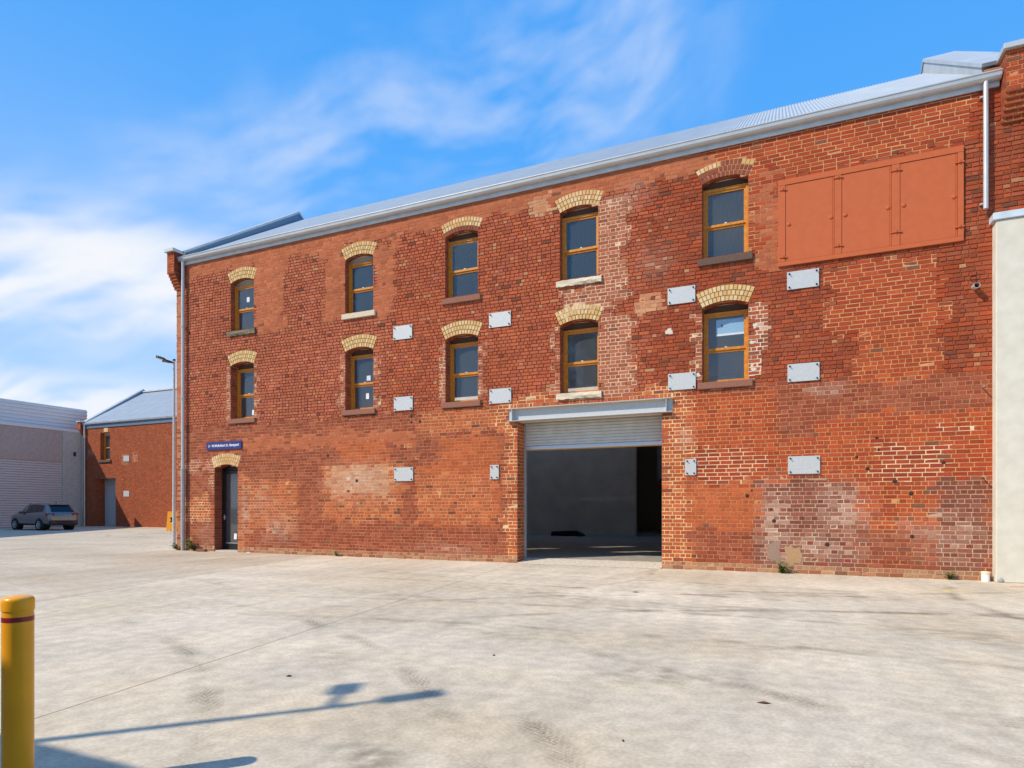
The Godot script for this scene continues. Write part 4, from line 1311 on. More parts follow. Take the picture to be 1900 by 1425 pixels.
func build_far_building() -> void:
	var t := thing("brick_outbuilding", "low red brick building with metal roof and narrow roller door, set back behind the warehouse", "building", Vector3(-30.5, 0, -16.3))
	var w := MB.new()
	var U := Vector3.RIGHT
	var V := Vector3.UP
	var N := Vector3.BACK
	# x0, x1, y0, y1 of plain brickwork round the openings
	for q in [[-0.5, 1.03, 0.0, 7.45], [1.03, 3.33, 3.6, 4.97], [1.03, 1.6, 4.97, 7.45], [2.7, 3.33, 4.97, 7.45], [1.6, 2.7, 7.03, 7.45], [3.33, 13.4, 0.0, 7.45]]:
		brick_sheet(w, U * q[0] + V * q[2], U, V, N, q[1] - q[0], q[3] - q[2], 12, q[2], fmod(q[0] * 7.0, 0.2))
	brick_sheet(w, Vector3(1.03, 0, 0), Vector3(0, 0, -1), V, U, 0.75, 3.6, 12)
	brick_sheet(w, Vector3(1.6, 4.97, 0), Vector3(0, 0, -1), V, U, 0.28, 2.06, 12)
	put("brickwork", w, M.brick, t).set_meta("kind", "stuff")
	var lp := MB.new()
	for q in [[5.2, 4.7, 0.55, 0.75], [4.0, 4.55, 0.75, 0.8], [0.15, 5.3, 0.7, 0.5]]:
		brick_sheet(lp, Vector3(q[0], q[1], 0.004), U, V, N, q[2], q[3], 7, q[1])
	put("repair_brickwork", lp, M.brick, t).set_meta("kind", "stuff")
	var b := MB.new()
	for q in [[-0.5, 1.03, 0.0, 7.5], [1.03, 3.33, 3.6, 4.97], [1.03, 1.6, 4.97, 7.5], [2.7, 3.33, 4.97, 7.5], [1.6, 2.7, 7.03, 7.5], [3.33, 30.0, 0.0, 7.5]]:
		b.box(Vector3(q[0], q[2], -0.4), Vector3(q[1] - 0.02, q[3], -0.02))
	b.box(Vector3(0.0, 0.0, -9.4), Vector3(30.0, 7.4, -9.0))
	b.box(Vector3(0.9, 0.0, -0.9), Vector3(1.01, 3.6, -0.41))
	put("inner_wall", b, M.inner, t)
	var rd := MB.new()
	var y := 0.02
	while y < 3.6:
		for e in [[0.0, 0.0, 0.02, 0.03], [0.02, 0.03, 0.07, 0.03], [0.07, 0.03, 0.09, 0.0]]:
			rd.quad(Vector3(1.03, y + e[0], -0.75 + e[1]), Vector3(3.33, y + e[0], -0.75 + e[1]), Vector3(3.33, y + e[2], -0.75 + e[3]), Vector3(1.03, y + e[2], -0.75 + e[3]))
		y += 0.09
	put("roller_door", rd, mat(rgb(196, 194, 190), 0.5, 0.1), t)
	var wn := group_node("window", t)
	wn.position = Vector3(2.15, 4.97, -0.28)
	var f := MB.new()
	for s in [-1.0, 1.0]:
		f.boxb(Transform3D(Basis(), Vector3(s * 0.5, 0.95, -0.04)), Vector3(0.1, 1.9, 0.1))
	for q in [0.05, 0.95, 1.85]:
		f.boxb(Transform3D(Basis(), Vector3(0, q, -0.045)), Vector3(0.9, 0.08, 0.09))
	put("frame", f, M.timber, wn)
	var p := MB.new()
	p.box(Vector3(-0.46, 0.05, -0.07), Vector3(0.46, 1.85, -0.06))
	put("pane", p, M.glass, wn)
	var hb := MB.new()
	hb.box(Vector3(-0.6, 1.9, -0.1), Vector3(0.6, 2.1, -0.05))
	put("head_board", hb, M.inner, wn)
	var sl := MB.new()
	sl.boxb(Transform3D(Basis(), Vector3(0, -0.09, 0.16)), Vector3(1.4, 0.18, 0.44), 0.01)
	put("sill", sl, M.stone_dark, wn)
	var ar := MB.new()
	ar.boxb(Transform3D(Basis(), Vector3(2.25, 7.22, 0.004)), Vector3(0.45, 0.3, 0.02), 0.004)
	put("key_block", ar, arch_mats[0], t)
	for q in [[4.55, 5.0], [4.55, 2.42]]:
		var pl := MB.new()
		pl.boxb(Transform3D(Basis(), Vector3(q[0], q[1], 0.02)), Vector3(0.62, 0.42, 0.02), 0.003)
		put("anchor_plate", pl, M.galv, t)
	var ft := MB.new()
	ft.boxb(Transform3D(Basis(), Vector3(14.4, 7.56, 0.03)), Vector3(29.2, 0.3, 0.05), 0.004)
	put("fascia", ft, M.flash, t)
	put("gutter", gutter_mesh(-0.25, 29.0, 7.8, 0.056), M.zinc, t)
	put("roof_sheeting", corrugated(-0.15, 29.0, 0.12, 7.82, -4.75, 11.0), M.roof, t)
	put("roof_sheeting", corrugated(-0.15, 29.0, -9.3, 7.82, -4.75, 11.0), M.roof, t)
	var rc := MB.new()
	rc.box(Vector3(-0.1, 10.98, -4.95), Vector3(29.0, 11.08, -4.55))
	put("ridge_cap", rc, M.zinc, t)
	gable(t, -0.5, -0.15, 0.0, 7.85, 0.7, 4.7, 0.06, M.flash, M.zinc)
	kneeler(t, -0.62, -0.26, 0.0, 6.9, 7.9, M.zinc)
	var dpp := MB.new()
	dpp.tube(PackedVector3Array([Vector3(-0.06, 7.7, 0.12), Vector3(-0.06, 0.0, 0.12)]), 0.06, 12)
	put("downpipe", dpp, M.zinc, t)

func build_shed() -> void:
	var t := thing("grey_metal_shed", "grey industrial shed with wide ribbed roller door and corrugated metal top", "shed", Vector3(-31.0, 0, -16.0))
	# local z runs along the front, the yard lies towards +x
	var top := MB.new()
	var y := 7.3
	while y < 8.95:
		for e in [[0.0, 0.0, 0.05, 0.08], [0.05, 0.08, 0.15, 0.08], [0.15, 0.08, 0.2, 0.0], [0.2, 0.0, 0.26, 0.0]]:
			top.quad(Vector3(-1.4 + e[1], y + e[0], 30.0), Vector3(-1.4 + e[1], y + e[0], -1.5), Vector3(-1.4 + e[3], y + e[2], -1.5), Vector3(-1.4 + e[3], y + e[2], 30.0))
		y += 0.26
	top.box(Vector3(-12.0, 7.2, -1.5), Vector3(-1.42, 8.88, 30.0))
	put("metal_cladding", top, M.shed_rib, t)
	var fl := MB.new()
	fl.box(Vector3(-1.4, 7.12, -0.2), Vector3(0.02, 7.3, 30.0))
	put("roof_edge", fl, M.shed_rib, t)
	var pn := MB.new()
	pn.box(Vector3(-0.3, 4.85, 1.1), Vector3(-0.06, 7.12, 5.6))
	y = 4.9
	while y < 7.05:
		var d := 0.012 + 0.012 * rng.randf()
		pn.box(Vector3(-0.06, y, 1.14), Vector3(-0.06 + d, y + 0.045, 5.56))
		y += 0.06 + 0.02 * rng.randf()
	put("ribbed_panel", pn, M.shed_panel, t)
	var rd := MB.new()
	y = 0.0
	while y < 4.84:
		for e in [[0.0, 0.0, 0.04, 0.07], [0.04, 0.07, 0.13, 0.07], [0.13, 0.07, 0.17, 0.0]]:
			rd.quad(Vector3(-0.2 + e[1], y + e[0], 5.6), Vector3(-0.2 + e[1], y + e[0], 1.1), Vector3(-0.2 + e[3], y + e[2], 1.1), Vector3(-0.2 + e[3], y + e[2], 5.6))
		y += 0.17
	put("roller_door", rd, M.shed_roller, t)
	for q in [[-0.3, 1.1], [5.6, 6.6]]:
		var c := MB.new()
		c.box(Vector3(-0.4, 0.0, q[0]), Vector3(0.0, 7.12, q[1]))
		put("concrete_column", c, M.concrete_wall, t)
	var body := MB.new()
	body.box(Vector3(-12.0, 0.0, -0.3), Vector3(-0.42, 7.12, 30.0))
	put("shed_body", body, M.concrete_wall, t)
	var lt := MB.new()
	lt.boxb(Transform3D(Basis(), Vector3(0.06, 5.45, 0.3)), Vector3(0.12, 0.3, 0.14), 0.01)
	put("wall_light", lt, M.lamp_dark, t)
	# added wall out of view, angled to cast the shadow on the far yard
	var wg := MB.new()
	var a := Vector3(0.0, 0, 5.7)
	var b := Vector3(10.6, 0, 21.2)
	var dir := (b - a).normalized()
	var ln := (b - a).length()
	var basis := Basis(dir, Vector3.UP, dir.cross(Vector3.UP))
	wg.boxb(Transform3D(basis, (a + b) * 0.5 + Vector3(0, 4.3, 0) - basis.z * -0.2), Vector3(ln, 8.6, 0.3))
	put("unseen_shade_wall", wg, M.shed_rib, t)

func build_building_behind() -> void:
	# stands behind the camera; its eave shades the foot of the yellow bollard
	var t := thing("low_office_building", "plain pale rendered building with flat eave along the near edge of the yard", "building", Vector3(0, 0, 15.2))
	var mb := MB.new()
	mb.box(Vector3(-6.0, 0.0, 0.0), Vector3(30.0, 4.1, 0.35))
	mb.box(Vector3(-6.0, 0.0, 0.36), Vector3(-5.7, 4.1, 6.0))
	mb.box(Vector3(29.7, 0.0, 0.36), Vector3(30.0, 4.1, 6.0))
	put("rendered_wall", mb, M.cream, t)
	var c := MB.new()
	c.box(Vector3(-6.1, 4.1, -0.02), Vector3(30.1, 4.22, 6.0))
	put("flat_roof", c, M.roof, t)

func build_tree_behind() -> void:
	var t := thing("street_tree", "tall leafy tree mirrored in a lower window pane of the warehouse", "tree", Vector3(4.0, 0, 32.0))
	var tr := MB.new()
	tr.tube(PackedVector3Array([Vector3(0, 0, 0), Vector3(0.1, 3, 0.1), Vector3(-0.1, 7, 0.2), Vector3(0.2, 14, 0)]), 0.36, 12, true, 0.1)
	for k in 7:
		var a := k * 2.4
		var y := 5.5 + k * 1.2
		tr.tube(PackedVector3Array([Vector3(0, y, 0.1), Vector3(cos(a) * 1.6, y + 1.4, sin(a) * 1.6), Vector3(cos(a) * 2.6, y + 2.8, sin(a) * 2.6)]), 0.12, 8, true, 0.03)
	put("trunk", tr, M.bark, t)
	var cr := MB.new()
	for c in 70:
		var a := rng.randf() * TAU
		var rr := sqrt(rng.randf()) * 3.4
		var ctr := Vector3(cos(a) * rr, 12.0 + rng.randf_range(-4.6, 4.8), sin(a) * rr)
		var sz := rng.randf_range(0.6, 1.2)
		for l in 90:
			var p := ctr + Vector3(rng.randfn(), rng.randfn() * 0.7, rng.randfn()) * sz * 0.55
			var u := Vector3(rng.randfn(), rng.randfn(), rng.randfn()).normalized() * 0.16
			var w := u.cross(Vector3(rng.randfn(), rng.randfn(), rng.randfn())).normalized() * 0.07
			cr.col = Color(0.05, 0.085, 0.025) * rng.randf_range(0.6, 1.3)
			cr.quad(p - u, p + w, p + u, p - w)
	put("crown", cr, M.leaf, t)

# ------------------------------------------------------------------ loose things
func lamp(called_label: String, at: Vector3, turn: float) -> void:
	var t := thing("lamp_post", called_label, "lamp post", at, turn, "lamp posts of the yard")
	var p := MB.new()
	p.tube(PackedVector3Array([Vector3(0, 0.04, 0), Vector3(0, 6.4, 0)]), 0.058, 16, true, 0.036)
	put("pole", p, M.pole, t)
	var cap := MB.new()
	cap.lathe(Transform3D(Basis(), Vector3(0, 6.4, 0)), PackedVector2Array([Vector2(0.05, 0), Vector2(0.05, 0.05), Vector2(0, 0.07)]), 12)
	put("pole_cap", cap, M.lamp_dark, t)
	var bp := MB.new()
	bp.boxb(Transform3D(Basis(), Vector3(0, 0.03, 0)), Vector3(0.3, 0.02, 0.3), 0.004)
	put("base_plate", bp, M.pole, t)
	# two heads: one straight out along local x, one across it
	for k in 2:
		var hroot := group_node("lamp_head", t)
		hroot.position = Vector3(0, 6.33, 0)
		hroot.rotation = Vector3(0, 0.0 if k == 0 else 1.35, 0)
		var up := 0.2
		var arm := MB.new()
		arm.tube(PackedVector3Array([Vector3(0.03, 0, 0), Vector3(0.3, 0.3 * up, 0)]), 0.028, 10)
		put("arm", arm, M.lamp_dark, hroot)
		var L := 0.4 if k == 0 else 0.26
		var b := MB.new()
		var bas := Basis(Vector3(0, 0, 1), atan(up))
		b.boxb(Transform3D(bas, Vector3(0.28 + L * 0.5, (0.28 + L * 0.5) * up, 0)), Vector3(L, 0.05, 0.17 if k == 0 else 0.22), 0.015)
		for i in 5:
			b.boxb(Transform3D(bas, Vector3(0.34 + i * 0.05, (0.34 + i * 0.05) * up + 0.035, 0)), Vector3(0.012, 0.05, 0.12))
		put("housing", b, M.lamp_dark, hroot)
		var ln := MB.new()
		ln.boxb(Transform3D(bas, Vector3(0.3 + L * 0.55, (0.3 + L * 0.55) * up - 0.028, 0)), Vector3(L * 0.7, 0.01, 0.13), 0.003)
		put("lens", ln, M.lamp_lens, hroot)

func weed(at: Vector3, n: int, size: float, label: String, dry: float) -> void:
	var t := thing("weed", label, "weed", at, 0.0, "weeds at the foot of the wall")
	var st := MB.new()
	var lf := MB.new()
	for k in n:
		var a := rng.randf() * TAU
		var lean := rng.randf_range(0.2, 1.0)
		var d := Vector3(cos(a) * lean, 1.0, absf(sin(a)) * lean + 0.1).normalized()
		var L := size * rng.randf_range(0.5, 1.0)
		st.col = Color(0.09, 0.13, 0.04)
		st.tube(PackedVector3Array([Vector3(0, 0, 0.01), d * L * 0.6, d * L + Vector3(0, -0.1 * L * lean, 0)]), 0.003, 5, false, 0.0015)
		for q in 7:
			var p := d * L * lerpf(0.2, 1.0, q / 6.0)
			var u := Vector3(rng.randfn(), rng.randf_range(-0.1, 0.7), rng.randfn()).normalized()
			var w := u.cross(Vector3.UP).normalized()
			var s := size * rng.randf_range(0.2, 0.38)
			var g := Color(0.1, 0.22, 0.03).lerp(Color(0.24, 0.3, 0.06), rng.randf())
			lf.col = g.lerp(Color(0.26, 0.2, 0.1), dry * rng.randf())
			if p.z + u.z * s < 0.005: u.z = absf(u.z)
			lf.quad(p, p + u * s * 0.5 + w * s * 0.28, p + u * s + Vector3(0, -0.1 * s, 0), p + u * s * 0.5 - w * s * 0.28)
	put("stems", st, M.leaf, t)
	put("leaves", lf, M.leaf, t)

func build_small_things() -> void:
	# bollard
	var b := thing("yellow_bollard", "yellow steel bollard with domed cap and dark red reflective band", "bollard", Vector3(14.696, 0, 12.397))
	var mb := MB.new()
	mb.lathe(Transform3D(), PackedVector2Array([Vector2(0.0628, 0.0), Vector2(0.0628, 0.855)]), 40)
	put("post", mb, M.yellow, b)
	mb = MB.new()
	mb.lathe(Transform3D(), PackedVector2Array([Vector2(0.0628, 0.872), Vector2(0.0656, 0.874), Vector2(0.0656, 0.918), Vector2(0.0624, 0.93), Vector2(0.0521, 0.938), Vector2(0.0237, 0.943), Vector2(0.0000, 0.944)]), 40)
	put("cap", mb, M.yellow, b)
	mb = MB.new()
	mb.lathe(Transform3D(), PackedVector2Array([Vector2(0.0616, 0.85), Vector2(0.0616, 0.875)]), 40)
	put("neck", mb, M.yellow, b)
	mb = MB.new()
	mb.lathe(Transform3D(), PackedVector2Array([Vector2(0.0628, 0.822), Vector2(0.0635, 0.822), Vector2(0.0635, 0.845), Vector2(0.0628, 0.845)]), 40)
	put("reflective_band", mb, M.tape, b)
	# lamps
	lamp("slim grey lamp post standing at the corner of the brick warehouse", Vector3(-1.19, 0.06, -0.84), PI * 0.94)
	var ft := MB.new()
	ft.prism(PackedVector2Array([Vector2(-0.75, -0.55), Vector2(0.5, -0.55), Vector2(0.5, 0.45), Vector2(-0.75, 0.45)]), func(u, v, d): return Vector3(u, d, v), 0.0, 0.06)
	var foot := put("concrete_pad", ft, M.concrete_wall)
	foot.position = Vector3(-1.19, 0.0, -0.84)
	tag(foot, "low concrete pad under the grey lamp post", "pad")
	var h := 6.36
	lamp("twin headed lamp post whose shadow lies across the concrete yard", Vector3(15.24 - 0.756 * h, 0.0, 10.77 + 0.76 * h), 0.86)
	# address sign
	var s := thing("address_sign", "navy blue address board with white lettering above the black door", "sign", Vector3(2.135, 3.19, 0.012))
	mb = MB.new()
	mb.boxb(Transform3D(Basis(), Vector3(0, 0.125, 0.012)), Vector3(1.48, 0.25, 0.03), 0.004)
	put("board", mb, M.navy, s)
	var tm := TextMesh.new()
	tm.text = "3 - 10 McRobert St. Newport"
	var font := SystemFont.new()
	font.font_weight = 700
	font.font_names = PackedStringArray(["Droid Sans"])
	tm.font = font
	tm.font_size = 32
	tm.pixel_size = 0.0031
	tm.depth = 0.003
	tm.curve_step = 1.0
	var to := MeshInstance3D.new()
	to.name = "lettering"
	to.mesh = tm
	to.material_override = M.white
	s.add_child(to)
	to.position = Vector3(0, 0.125, 0.0286)
	var fit := 1.3 / maxf(tm.get_aabb().size.x, 0.1)
	to.scale = Vector3(fit, fit * 1.1, 1)
	# weeds, loose brick, litter
	weed(Vector3(18.09, 0.0, 0.03), 26, 0.24, "bushy green weed below the worn render patch", 0.0)
	weed(Vector3(21.01, 0.0, 0.03), 14, 0.2, "small green weed near the white drain cap", 0.0)
	weed(Vector3(0.86, 0.0, 0.04), 22, 0.42, "straggly dry weed between the downpipe and the loose brick", 0.7)
	weed(Vector3(6.5, 0.0, 0.03), 10, 0.2, "little weed alone at the foot of the brick wall beyond the door", 0.4)
	weed(Vector3(0.1, 0.0, 0.05), 14, 0.3, "dry weed at the corner under the left downpipe", 0.6)
	mb = MB.new()
	mb.col = clay(150, 100, 80)
	mb.boxb(Transform3D(Basis(Vector3.UP, 0.12), Vector3(0, 0.04, 0)), Vector3(0.34, 0.08, 0.12), 0.006)
	var lb := put("loose_brick", mb, M.brick)
	lb.position = Vector3(1.4, 0.0, 0.22)
	tag(lb, "loose weathered brick lying beside the black entrance door", "brick")
	var dc := thing("drain_cap", "short white plastic drain pipe with a cap at the foot of the wall", "pipe", Vector3(21.54, 0, 0.12))
	mb = MB.new()
	mb.lathe(Transform3D(), PackedVector2Array([Vector2(0.066, 0), Vector2(0.066, 0.15)]), 24)
	put("pipe", mb, M.plastic, dc)
	mb = MB.new()
	mb.lathe(Transform3D(), PackedVector2Array([Vector2(0.066, 0.145), Vector2(0.073, 0.146), Vector2(0.073, 0.18), Vector2(0.066, 0.186), Vector2(0, 0.188)]), 24)
	put("cap", mb, mat(rgb(236, 226, 186), 0.4), dc)
	mb = MB.new()
	mb.lathe(Transform3D(Basis(Vector3.RIGHT, PI / 2), Vector3.ZERO), PackedVector2Array([Vector2(0.045, 0), Vector2(0.045, 0.02), Vector2(0.03, 0.03), Vector2(0, 0.031)]), 18)
	var disc := put("metal_disc", mb, M.grey_steel)
	disc.position = Vector3(21.735, 0.047, 0.217)
	tag(disc, "small round grey cover low on the cream wall", "cover")
	mb = MB.new()
	var pz := [Vector3(-0.08, 0.003, 0.03), Vector3(0.02, 0.03, 0.05), Vector3(0.09, 0.006, 0.0), Vector3(0.03, 0.045, -0.05), Vector3(-0.06, 0.02, -0.04)]
	var top := Vector3(0, 0.06, 0)
	for k in 5:
		mb.tri(top, pz[k], pz[(k + 1) % 5])
	var paper := put("crumpled_paper", mb, M.white)
	paper.position = Vector3(3.48, 0.0, 0.35)
	tag(paper, "scrap of crumpled white paper on the ground near the black door", "paper")
	for q in [[17.94, 9.52, 0.3, 0.05, 0], [15.62, 9.0, 1.1, 0.02, 1], [14.4, 10.3, 0.5, 0.03, 1], [18.6, 10.9, 0.9, 0.022, 0], [17.2, 10.6, 2.0, 0.018, 1], [15.9, 4.2, 0.2, 0.06, 1]]:
		mb = MB.new()
		var c := Vector3(0, 0.008, 0)
		var r: float = q[3]
		mb.quad(Vector3(-r, 0.002, -r * 0.2), c + Vector3(0, 0, r * 0.3), Vector3(r, 0.003, 0), c + Vector3(0, 0.004, -r * 0.3))
		mb.quad(Vector3(-r, 0.002, -r * 0.2), c + Vector3(0, -0.006, r * 0.35), Vector3(r, 0.001, 0), c + Vector3(0, -0.006, -r * 0.35))
		var o := put("dry_leaf", mb, mat(rgb(122, 84, 60) if q[4] == 0 else rgb(66, 56, 50), 0.9))
		o.position = Vector3(q[0], 0.001, q[1])
		o.rotation.y = q[2]
		if q[4] == 0: tag(o, "larger curled brown leaf lying alone on the concrete yard" if q[3] > 0.03 else "smaller curled brown leaf lying on the concrete yard", "leaf", "litter scattered on the concrete")
		else: tag(o, "dark scrap of dry leaf lying on the open concrete yard", "leaf", "litter scattered on the concrete")
	# surveyor's spray marks
	var ym := MB.new()
	ym.prism(PackedVector2Array([Vector2(-0.35, -0.012), Vector2(0.0, -0.02), Vector2(0.3, 0.01), Vector2(0.32, 0.035), Vector2(0.0, 0.012), Vector2(-0.34, 0.015)]), func(u, v, d): return Vector3(u, d, v), 0.0015, 0.004)
	ym.prism(PackedVector2Array([Vector2(-0.2, 0.02), Vector2(-0.14, 0.018), Vector2(-0.1, 0.16), Vector2(-0.16, 0.15)]), func(u, v, d): return Vector3(u, d, v), 0.0015, 0.0045)
	var yo := put("yellow_paint_mark", ym, mat(rgb(226, 206, 110), 0.9))
	yo.position = Vector3(20.69, 0, 1.96)
	tag(yo, "yellow spray paint mark on the concrete near the small weed", "paint mark")
	var rm := MB.new()
	rm.prism(PackedVector2Array([Vector2(-0.12, -0.008), Vector2(0.0, -0.006), Vector2(0.0, 0.012), Vector2(-0.12, 0.01)]), func(u, v, d): return Vector3(u, d, v), 0.0015, 0.004)
	rm.prism(PackedVector2Array([Vector2(0.02, 0.0), Vector2(0.09, -0.02), Vector2(0.1, 0.02), Vector2(0.03, 0.03)]), func(u, v, d): return Vector3(u, d, v), 0.0015, 0.004)
	var ro := put("red_paint_mark", rm, mat(rgb(206, 90, 80), 0.9))
	ro.position = Vector3(21.82, 0, 0.87)
	tag(ro, "short red spray paint mark on the concrete before the cream wall", "paint mark")
	# black cover left inside
	var tp := thing("black_cover", "black folded cover lying on the floor against the grey partition", "cover", Vector3(9.1, 0.088, -12.9))
	mb = MB.new()
	mb.prism(PackedVector2Array([Vector2(-0.75, 0.0), Vector2(-0.72, 0.2), Vector2(0.3, 0.24), Vector2(0.55, 0.15), Vector2(0.75, 0.02), Vector2(0.7, 0.0)]), func(u, v, d): return Vector3(u, v, d), -0.4, 0.2)
	put("folded_sheet", mb, M.rubber, tp)
	# yellow A-board
	var ab := thing("caution_board", "yellow plastic folding caution board standing in the far yard", "sign", Vector3(-15.08, 0, -11.65), 0.55)
	for s2 in [-1.0, 1.0]:
		mb = MB.new()
		mb.boxb(Transform3D(Basis(Vector3.RIGHT, -0.22 * s2), Vector3(0, 0.62, 0.14 * s2)), Vector3(0.62, 1.12, 0.03), 0.008)
		put("panel", mb, M.yellow, ab)
		for e in [-1.0, 1.0]:
			mb = MB.new()
			mb.boxb(Transform3D(Basis(Vector3.RIGHT, -0.22 * s2), Vector3(e * 0.25, 0.05, 0.265 * s2)), Vector3(0.1, 0.1, 0.03), 0.004)
			put("foot", mb, M.yellow, ab)
	mb = MB.new()
	mb.boxb(Transform3D(Basis(Vector3.RIGHT, -0.22), Vector3(-0.05, 0.72, 0.137)) * Transform3D(Basis(Vector3(0, 0, 1), 0.5), Vector3.ZERO), Vector3(0.12, 0.22, 0.003))
	mb.boxb(Transform3D(Basis(Vector3.RIGHT, -0.22), Vector3(0.0, 0.58, 0.168)), Vector3(0.26, 0.08, 0.003))
	put("pictogram", mb, M.black, ab)
	build_car()

func build_car() -> void:
	var ang := deg_to_rad(3.0)
	var c := thing("parked_car", "grey compact SUV parked nose towards the grey shed roller door", "car", Vector3(-23.5, 0, -10.0), PI - ang)
	# local +x is forward, origin under the rear axle
	var st := [ # x, top, belt, half width at belt, half width at roof
		[-0.93, 0.8, 0.76, 0.72, 0.62], [-0.9, 1.0, 0.93, 0.8, 0.66], [-0.82, 1.13, 1.03, 0.86, 0.66], [-0.62, 1.36, 1.09, 0.89, 0.64], [-0.42, 1.57, 1.1, 0.9, 0.63], [-0.25, 1.62, 1.1, 0.91, 0.63], [0.3, 1.69, 1.08, 0.915, 0.64], [1.0, 1.71, 1.05, 0.92, 0.65], [1.5, 1.67, 1.02, 0.92, 0.65], [1.9, 1.52, 1.0, 0.92, 0.66], [2.3, 1.27, 0.99, 0.915, 0.7], [2.55, 1.1, 0.98, 0.91, 0.74], [3.0, 1.03, 0.94, 0.9, 0.72], [3.35, 0.95, 0.88, 0.85, 0.66], [3.52, 0.84, 0.78, 0.76, 0.58], [3.6, 0.66, 0.62, 0.66, 0.5]]
	var body := MB.new()
	var clad := MB.new()
	var sec := func(s: Array) -> Array:
		var low := 0.3
		return [Vector2(0.0, low), Vector2(s[3] - 0.1, low), Vector2(s[3] - 0.02, 0.42), Vector2(s[3], minf(0.62, s[2] - 0.05)), Vector2(s[3] - 0.005, s[2] - 0.06), Vector2(s[3] - 0.05, s[2]), Vector2(lerpf(s[3] - 0.05, s[4], 0.9), lerpf(s[2], s[1], 0.9)), Vector2(s[4] - 0.12, s[1] - 0.01), Vector2(0.0, s[1])]
	var rows := []
	for s in st: rows.append(sec.call(s))
	for sd in [1.0, -1.0]:
		for i in st.size() - 1:
			for k in 8:
				var m := clad if k < 2 else body
				var a := Vector3(st[i][0], rows[i][k].y, rows[i][k].x * sd)
				var b := Vector3(st[i + 1][0], rows[i + 1][k].y, rows[i + 1][k].x * sd)
				var d := Vector3(st[i + 1][0], rows[i + 1][k + 1].y, rows[i + 1][k + 1].x * sd)
				var e := Vector3(st[i][0], rows[i][k + 1].y, rows[i][k + 1].x * sd)
				if sd > 0: m.quad(a, b, d, e)
				else: m.quad(b, a, e, d)
		for i in [0, st.size() - 1]:
			for k in 8:
				var m := clad if k < 2 else body
				m.tri(Vector3(st[i][0], 0.6, 0), Vector3(st[i][0], rows[i][k].y, rows[i][k].x * sd), Vector3(st[i][0], rows[i][k + 1].y, rows[i][k + 1].x * sd))
	# soften the painted shell
	var stl := SurfaceTool.new()
	stl.begin(Mesh.PRIMITIVE_TRIANGLES)
	stl.set_smooth_group(0)
	for i in body.ix: stl.add_vertex(body.v[i])
	stl.index()
	stl.generate_normals()
	var bo := MeshInstance3D.new()
	bo.name = "body"
	bo.mesh = stl.commit()
	bo.material_override = M.paint
	c.add_child(bo)
	put("sill_cladding", clad, M.clad, c)
	# bumper
	var bm := MB.new()
	bm.boxb(Transform3D(Basis(), Vector3(-0.86, 0.46, 0)), Vector3(0.22, 0.3, 1.62), 0.05)
	put("rear_bumper", bm, M.clad, c)
	var tg := MB.new()
	tg.boxb(Transform3D(Basis(), Vector3(-0.86, 0.74, 0)), Vector3(0.15, 0.36, 1.5), 0.06)
	put("tailgate", tg, M.paint, c)
	# glass: slightly proud of the shell
	var side := func(x: float, f: float, sd: float) -> Vector3:
		for i in st.size() - 1:
			if x >= st[i][0] and x <= st[i + 1][0]:
				var q: float = (x - st[i][0]) / (st[i + 1][0] - st[i][0])
				var p: Vector2 = rows[i][5].lerp(rows[i + 1][5], q)
				var r: Vector2 = rows[i][6].lerp(rows[i + 1][6], q)
				var w := p.lerp(r, f)
				return Vector3(x, w.y, (w.x + 0.008) * sd)
		return Vector3.ZERO
	for sd in [1.0, -1.0]:
		for q in [[-0.3, -0.22, 0.28, 0.28], [0.33, 0.33, 1.1, 1.1], [1.15, 1.15, 2.3, 1.62]]:
			var g := MB.new()
			for e in 6:
				var f0 := e / 6.0
				var f1 := (e + 1) / 6.0
				var a: Vector3 = side.call(lerpf(q[0], q[1], f0), 0.06 + 0.86 * f0, sd)
				var b: Vector3 = side.call(lerpf(q[2], q[3], f0), 0.06 + 0.86 * f0, sd)
				var d: Vector3 = side.call(lerpf(q[2], q[3], f1), 0.06 + 0.86 * f1, sd)
				var k: Vector3 = side.call(lerpf(q[0], q[1], f1), 0.06 + 0.86 * f1, sd)
				if sd > 0: g.quad(a, b, d, k)
				else: g.quad(b, a, k, d)
			put("side_window", g, M.car_glass, c)
	var rw := MB.new()
	rw.quad(Vector3(-0.825, 1.14, -0.64), Vector3(-0.825, 1.14, 0.64), Vector3(-0.455, 1.555, 0.52), Vector3(-0.455, 1.555, -0.52))
	put("rear_window", rw, M.car_glass, c)
	var ws := MB.new()
	ws.quad(Vector3(2.52, 1.135, 0.72), Vector3(2.52, 1.135, -0.72), Vector3(1.62, 1.655, -0.58), Vector3(1.62, 1.655, 0.58))
	put("windscreen", ws, M.car_glass, c)
	var sp := MB.new()
	sp.boxb(Transform3D(Basis(Vector3(0, 0, 1), 0.15), Vector3(-0.4, 1.6, 0)), Vector3(0.3, 0.03, 1.15), 0.01)
	put("spoiler", sp, M.paint, c)
	for sd in [1.0, -1.0]:
		var tl := MB.new()
		tl.boxb(Transform3D(Basis(Vector3.UP, 0.32 * sd), Vector3(-0.8, 0.985, 0.7 * sd)), Vector3(0.16, 0.12, 0.46), 0.03)
		put("tail_light", tl, M.red_lens, c)
		var rf := MB.new()
		rf.boxb(Transform3D(Basis(), Vector3(-0.972, 0.5, 0.6 * sd)), Vector3(0.012, 0.05, 0.22), 0.003)
		put("reflector", rf, M.red_lens, c)
		var mi := MB.new()
		mi.boxb(Transform3D(Basis(), Vector3(1.95, 1.1, 1.0 * sd)), Vector3(0.12, 0.15, 0.2), 0.04)
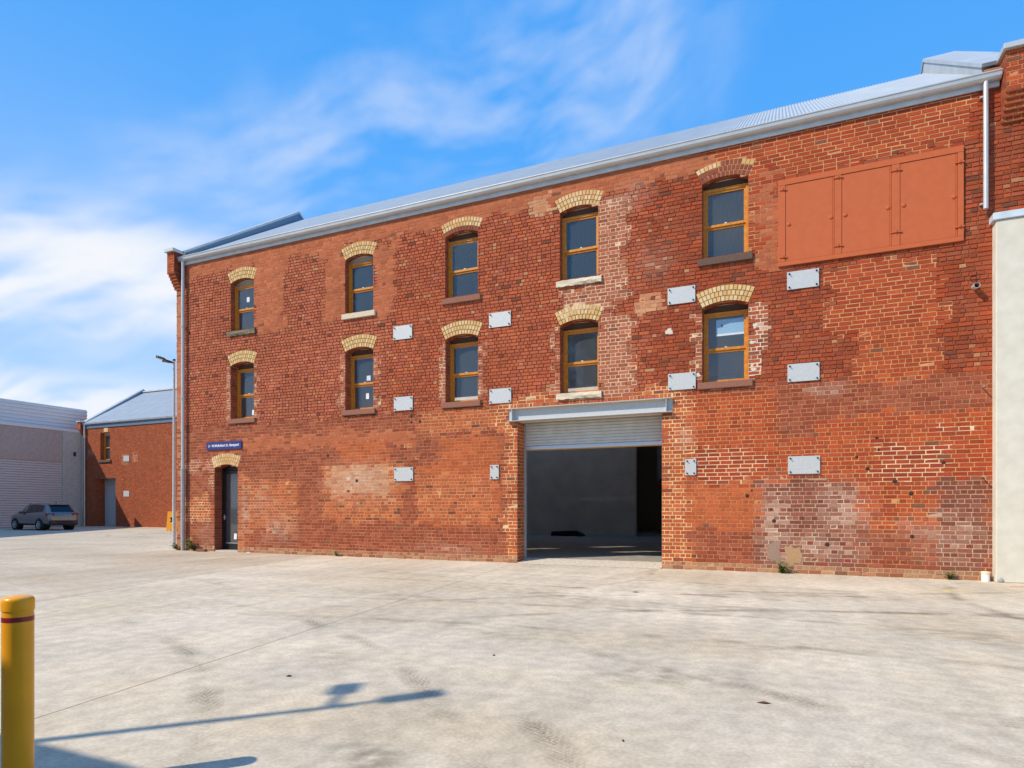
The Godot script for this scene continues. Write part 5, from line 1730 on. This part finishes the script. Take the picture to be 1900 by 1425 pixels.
		put("mirror", mi, M.paint, c)
		for x in [0.0, 2.7]:
			var ar := MB.new()
			ar.lathe(Transform3D(Basis(Vector3.RIGHT, PI / 2 * sd), Vector3(x, 0.36, 0.62 * sd)), PackedVector2Array([Vector2(0.0, 0.0), Vector2(0.4, 0.0), Vector2(0.4, 0.305), Vector2(0.3, 0.306)]), 28)
			put("wheel_arch", ar, M.clad, c)
			var w := group_node("wheel", c)
			w.position = Vector3(x, 0.345, 0.8 * sd)
			w.rotation.x = PI / 2 * sd
			var ty := MB.new()
			ty.lathe(Transform3D(), PackedVector2Array([Vector2(0.22, -0.11), Vector2(0.32, -0.11), Vector2(0.345, -0.08), Vector2(0.345, 0.1), Vector2(0.32, 0.135), Vector2(0.235, 0.14), Vector2(0.22, 0.1)]), 32)
			put("tyre", ty, M.rubber, w)
			var rm := MB.new()
			rm.lathe(Transform3D(), PackedVector2Array([Vector2(0.235, 0.13), Vector2(0.215, 0.142), Vector2(0.2, 0.1), Vector2(0.2, 0.05)]), 28)
			rm.lathe(Transform3D(), PackedVector2Array([Vector2(0.05, 0.08), Vector2(0.05, 0.135), Vector2(0.0, 0.138)]), 14)
			for k in 10:
				rm.boxb(Transform3D(Basis(Vector3.UP, TAU * k / 10), Vector3.ZERO) * Transform3D(Basis(), Vector3(0.13, 0.115, 0)), Vector3(0.18, 0.03, 0.028))
			put("rim", rm, M.rim, w)
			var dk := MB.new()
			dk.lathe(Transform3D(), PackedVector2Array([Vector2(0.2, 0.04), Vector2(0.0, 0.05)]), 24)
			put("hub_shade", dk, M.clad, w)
	var np := MB.new()
	np.boxb(Transform3D(Basis(), Vector3(-0.94, 0.77, 0)), Vector3(0.015, 0.12, 0.38), 0.004)
	put("number_plate", np, mat(rgb(150, 150, 146), 0.5), c)
	var an := MB.new()
	an.boxb(Transform3D(Basis(Vector3(0, 0, 1), 0.7), Vector3(-0.1, 1.72, 0)), Vector3(0.14, 0.04, 0.03), 0.01)
	put("antenna", an, M.clad, c)
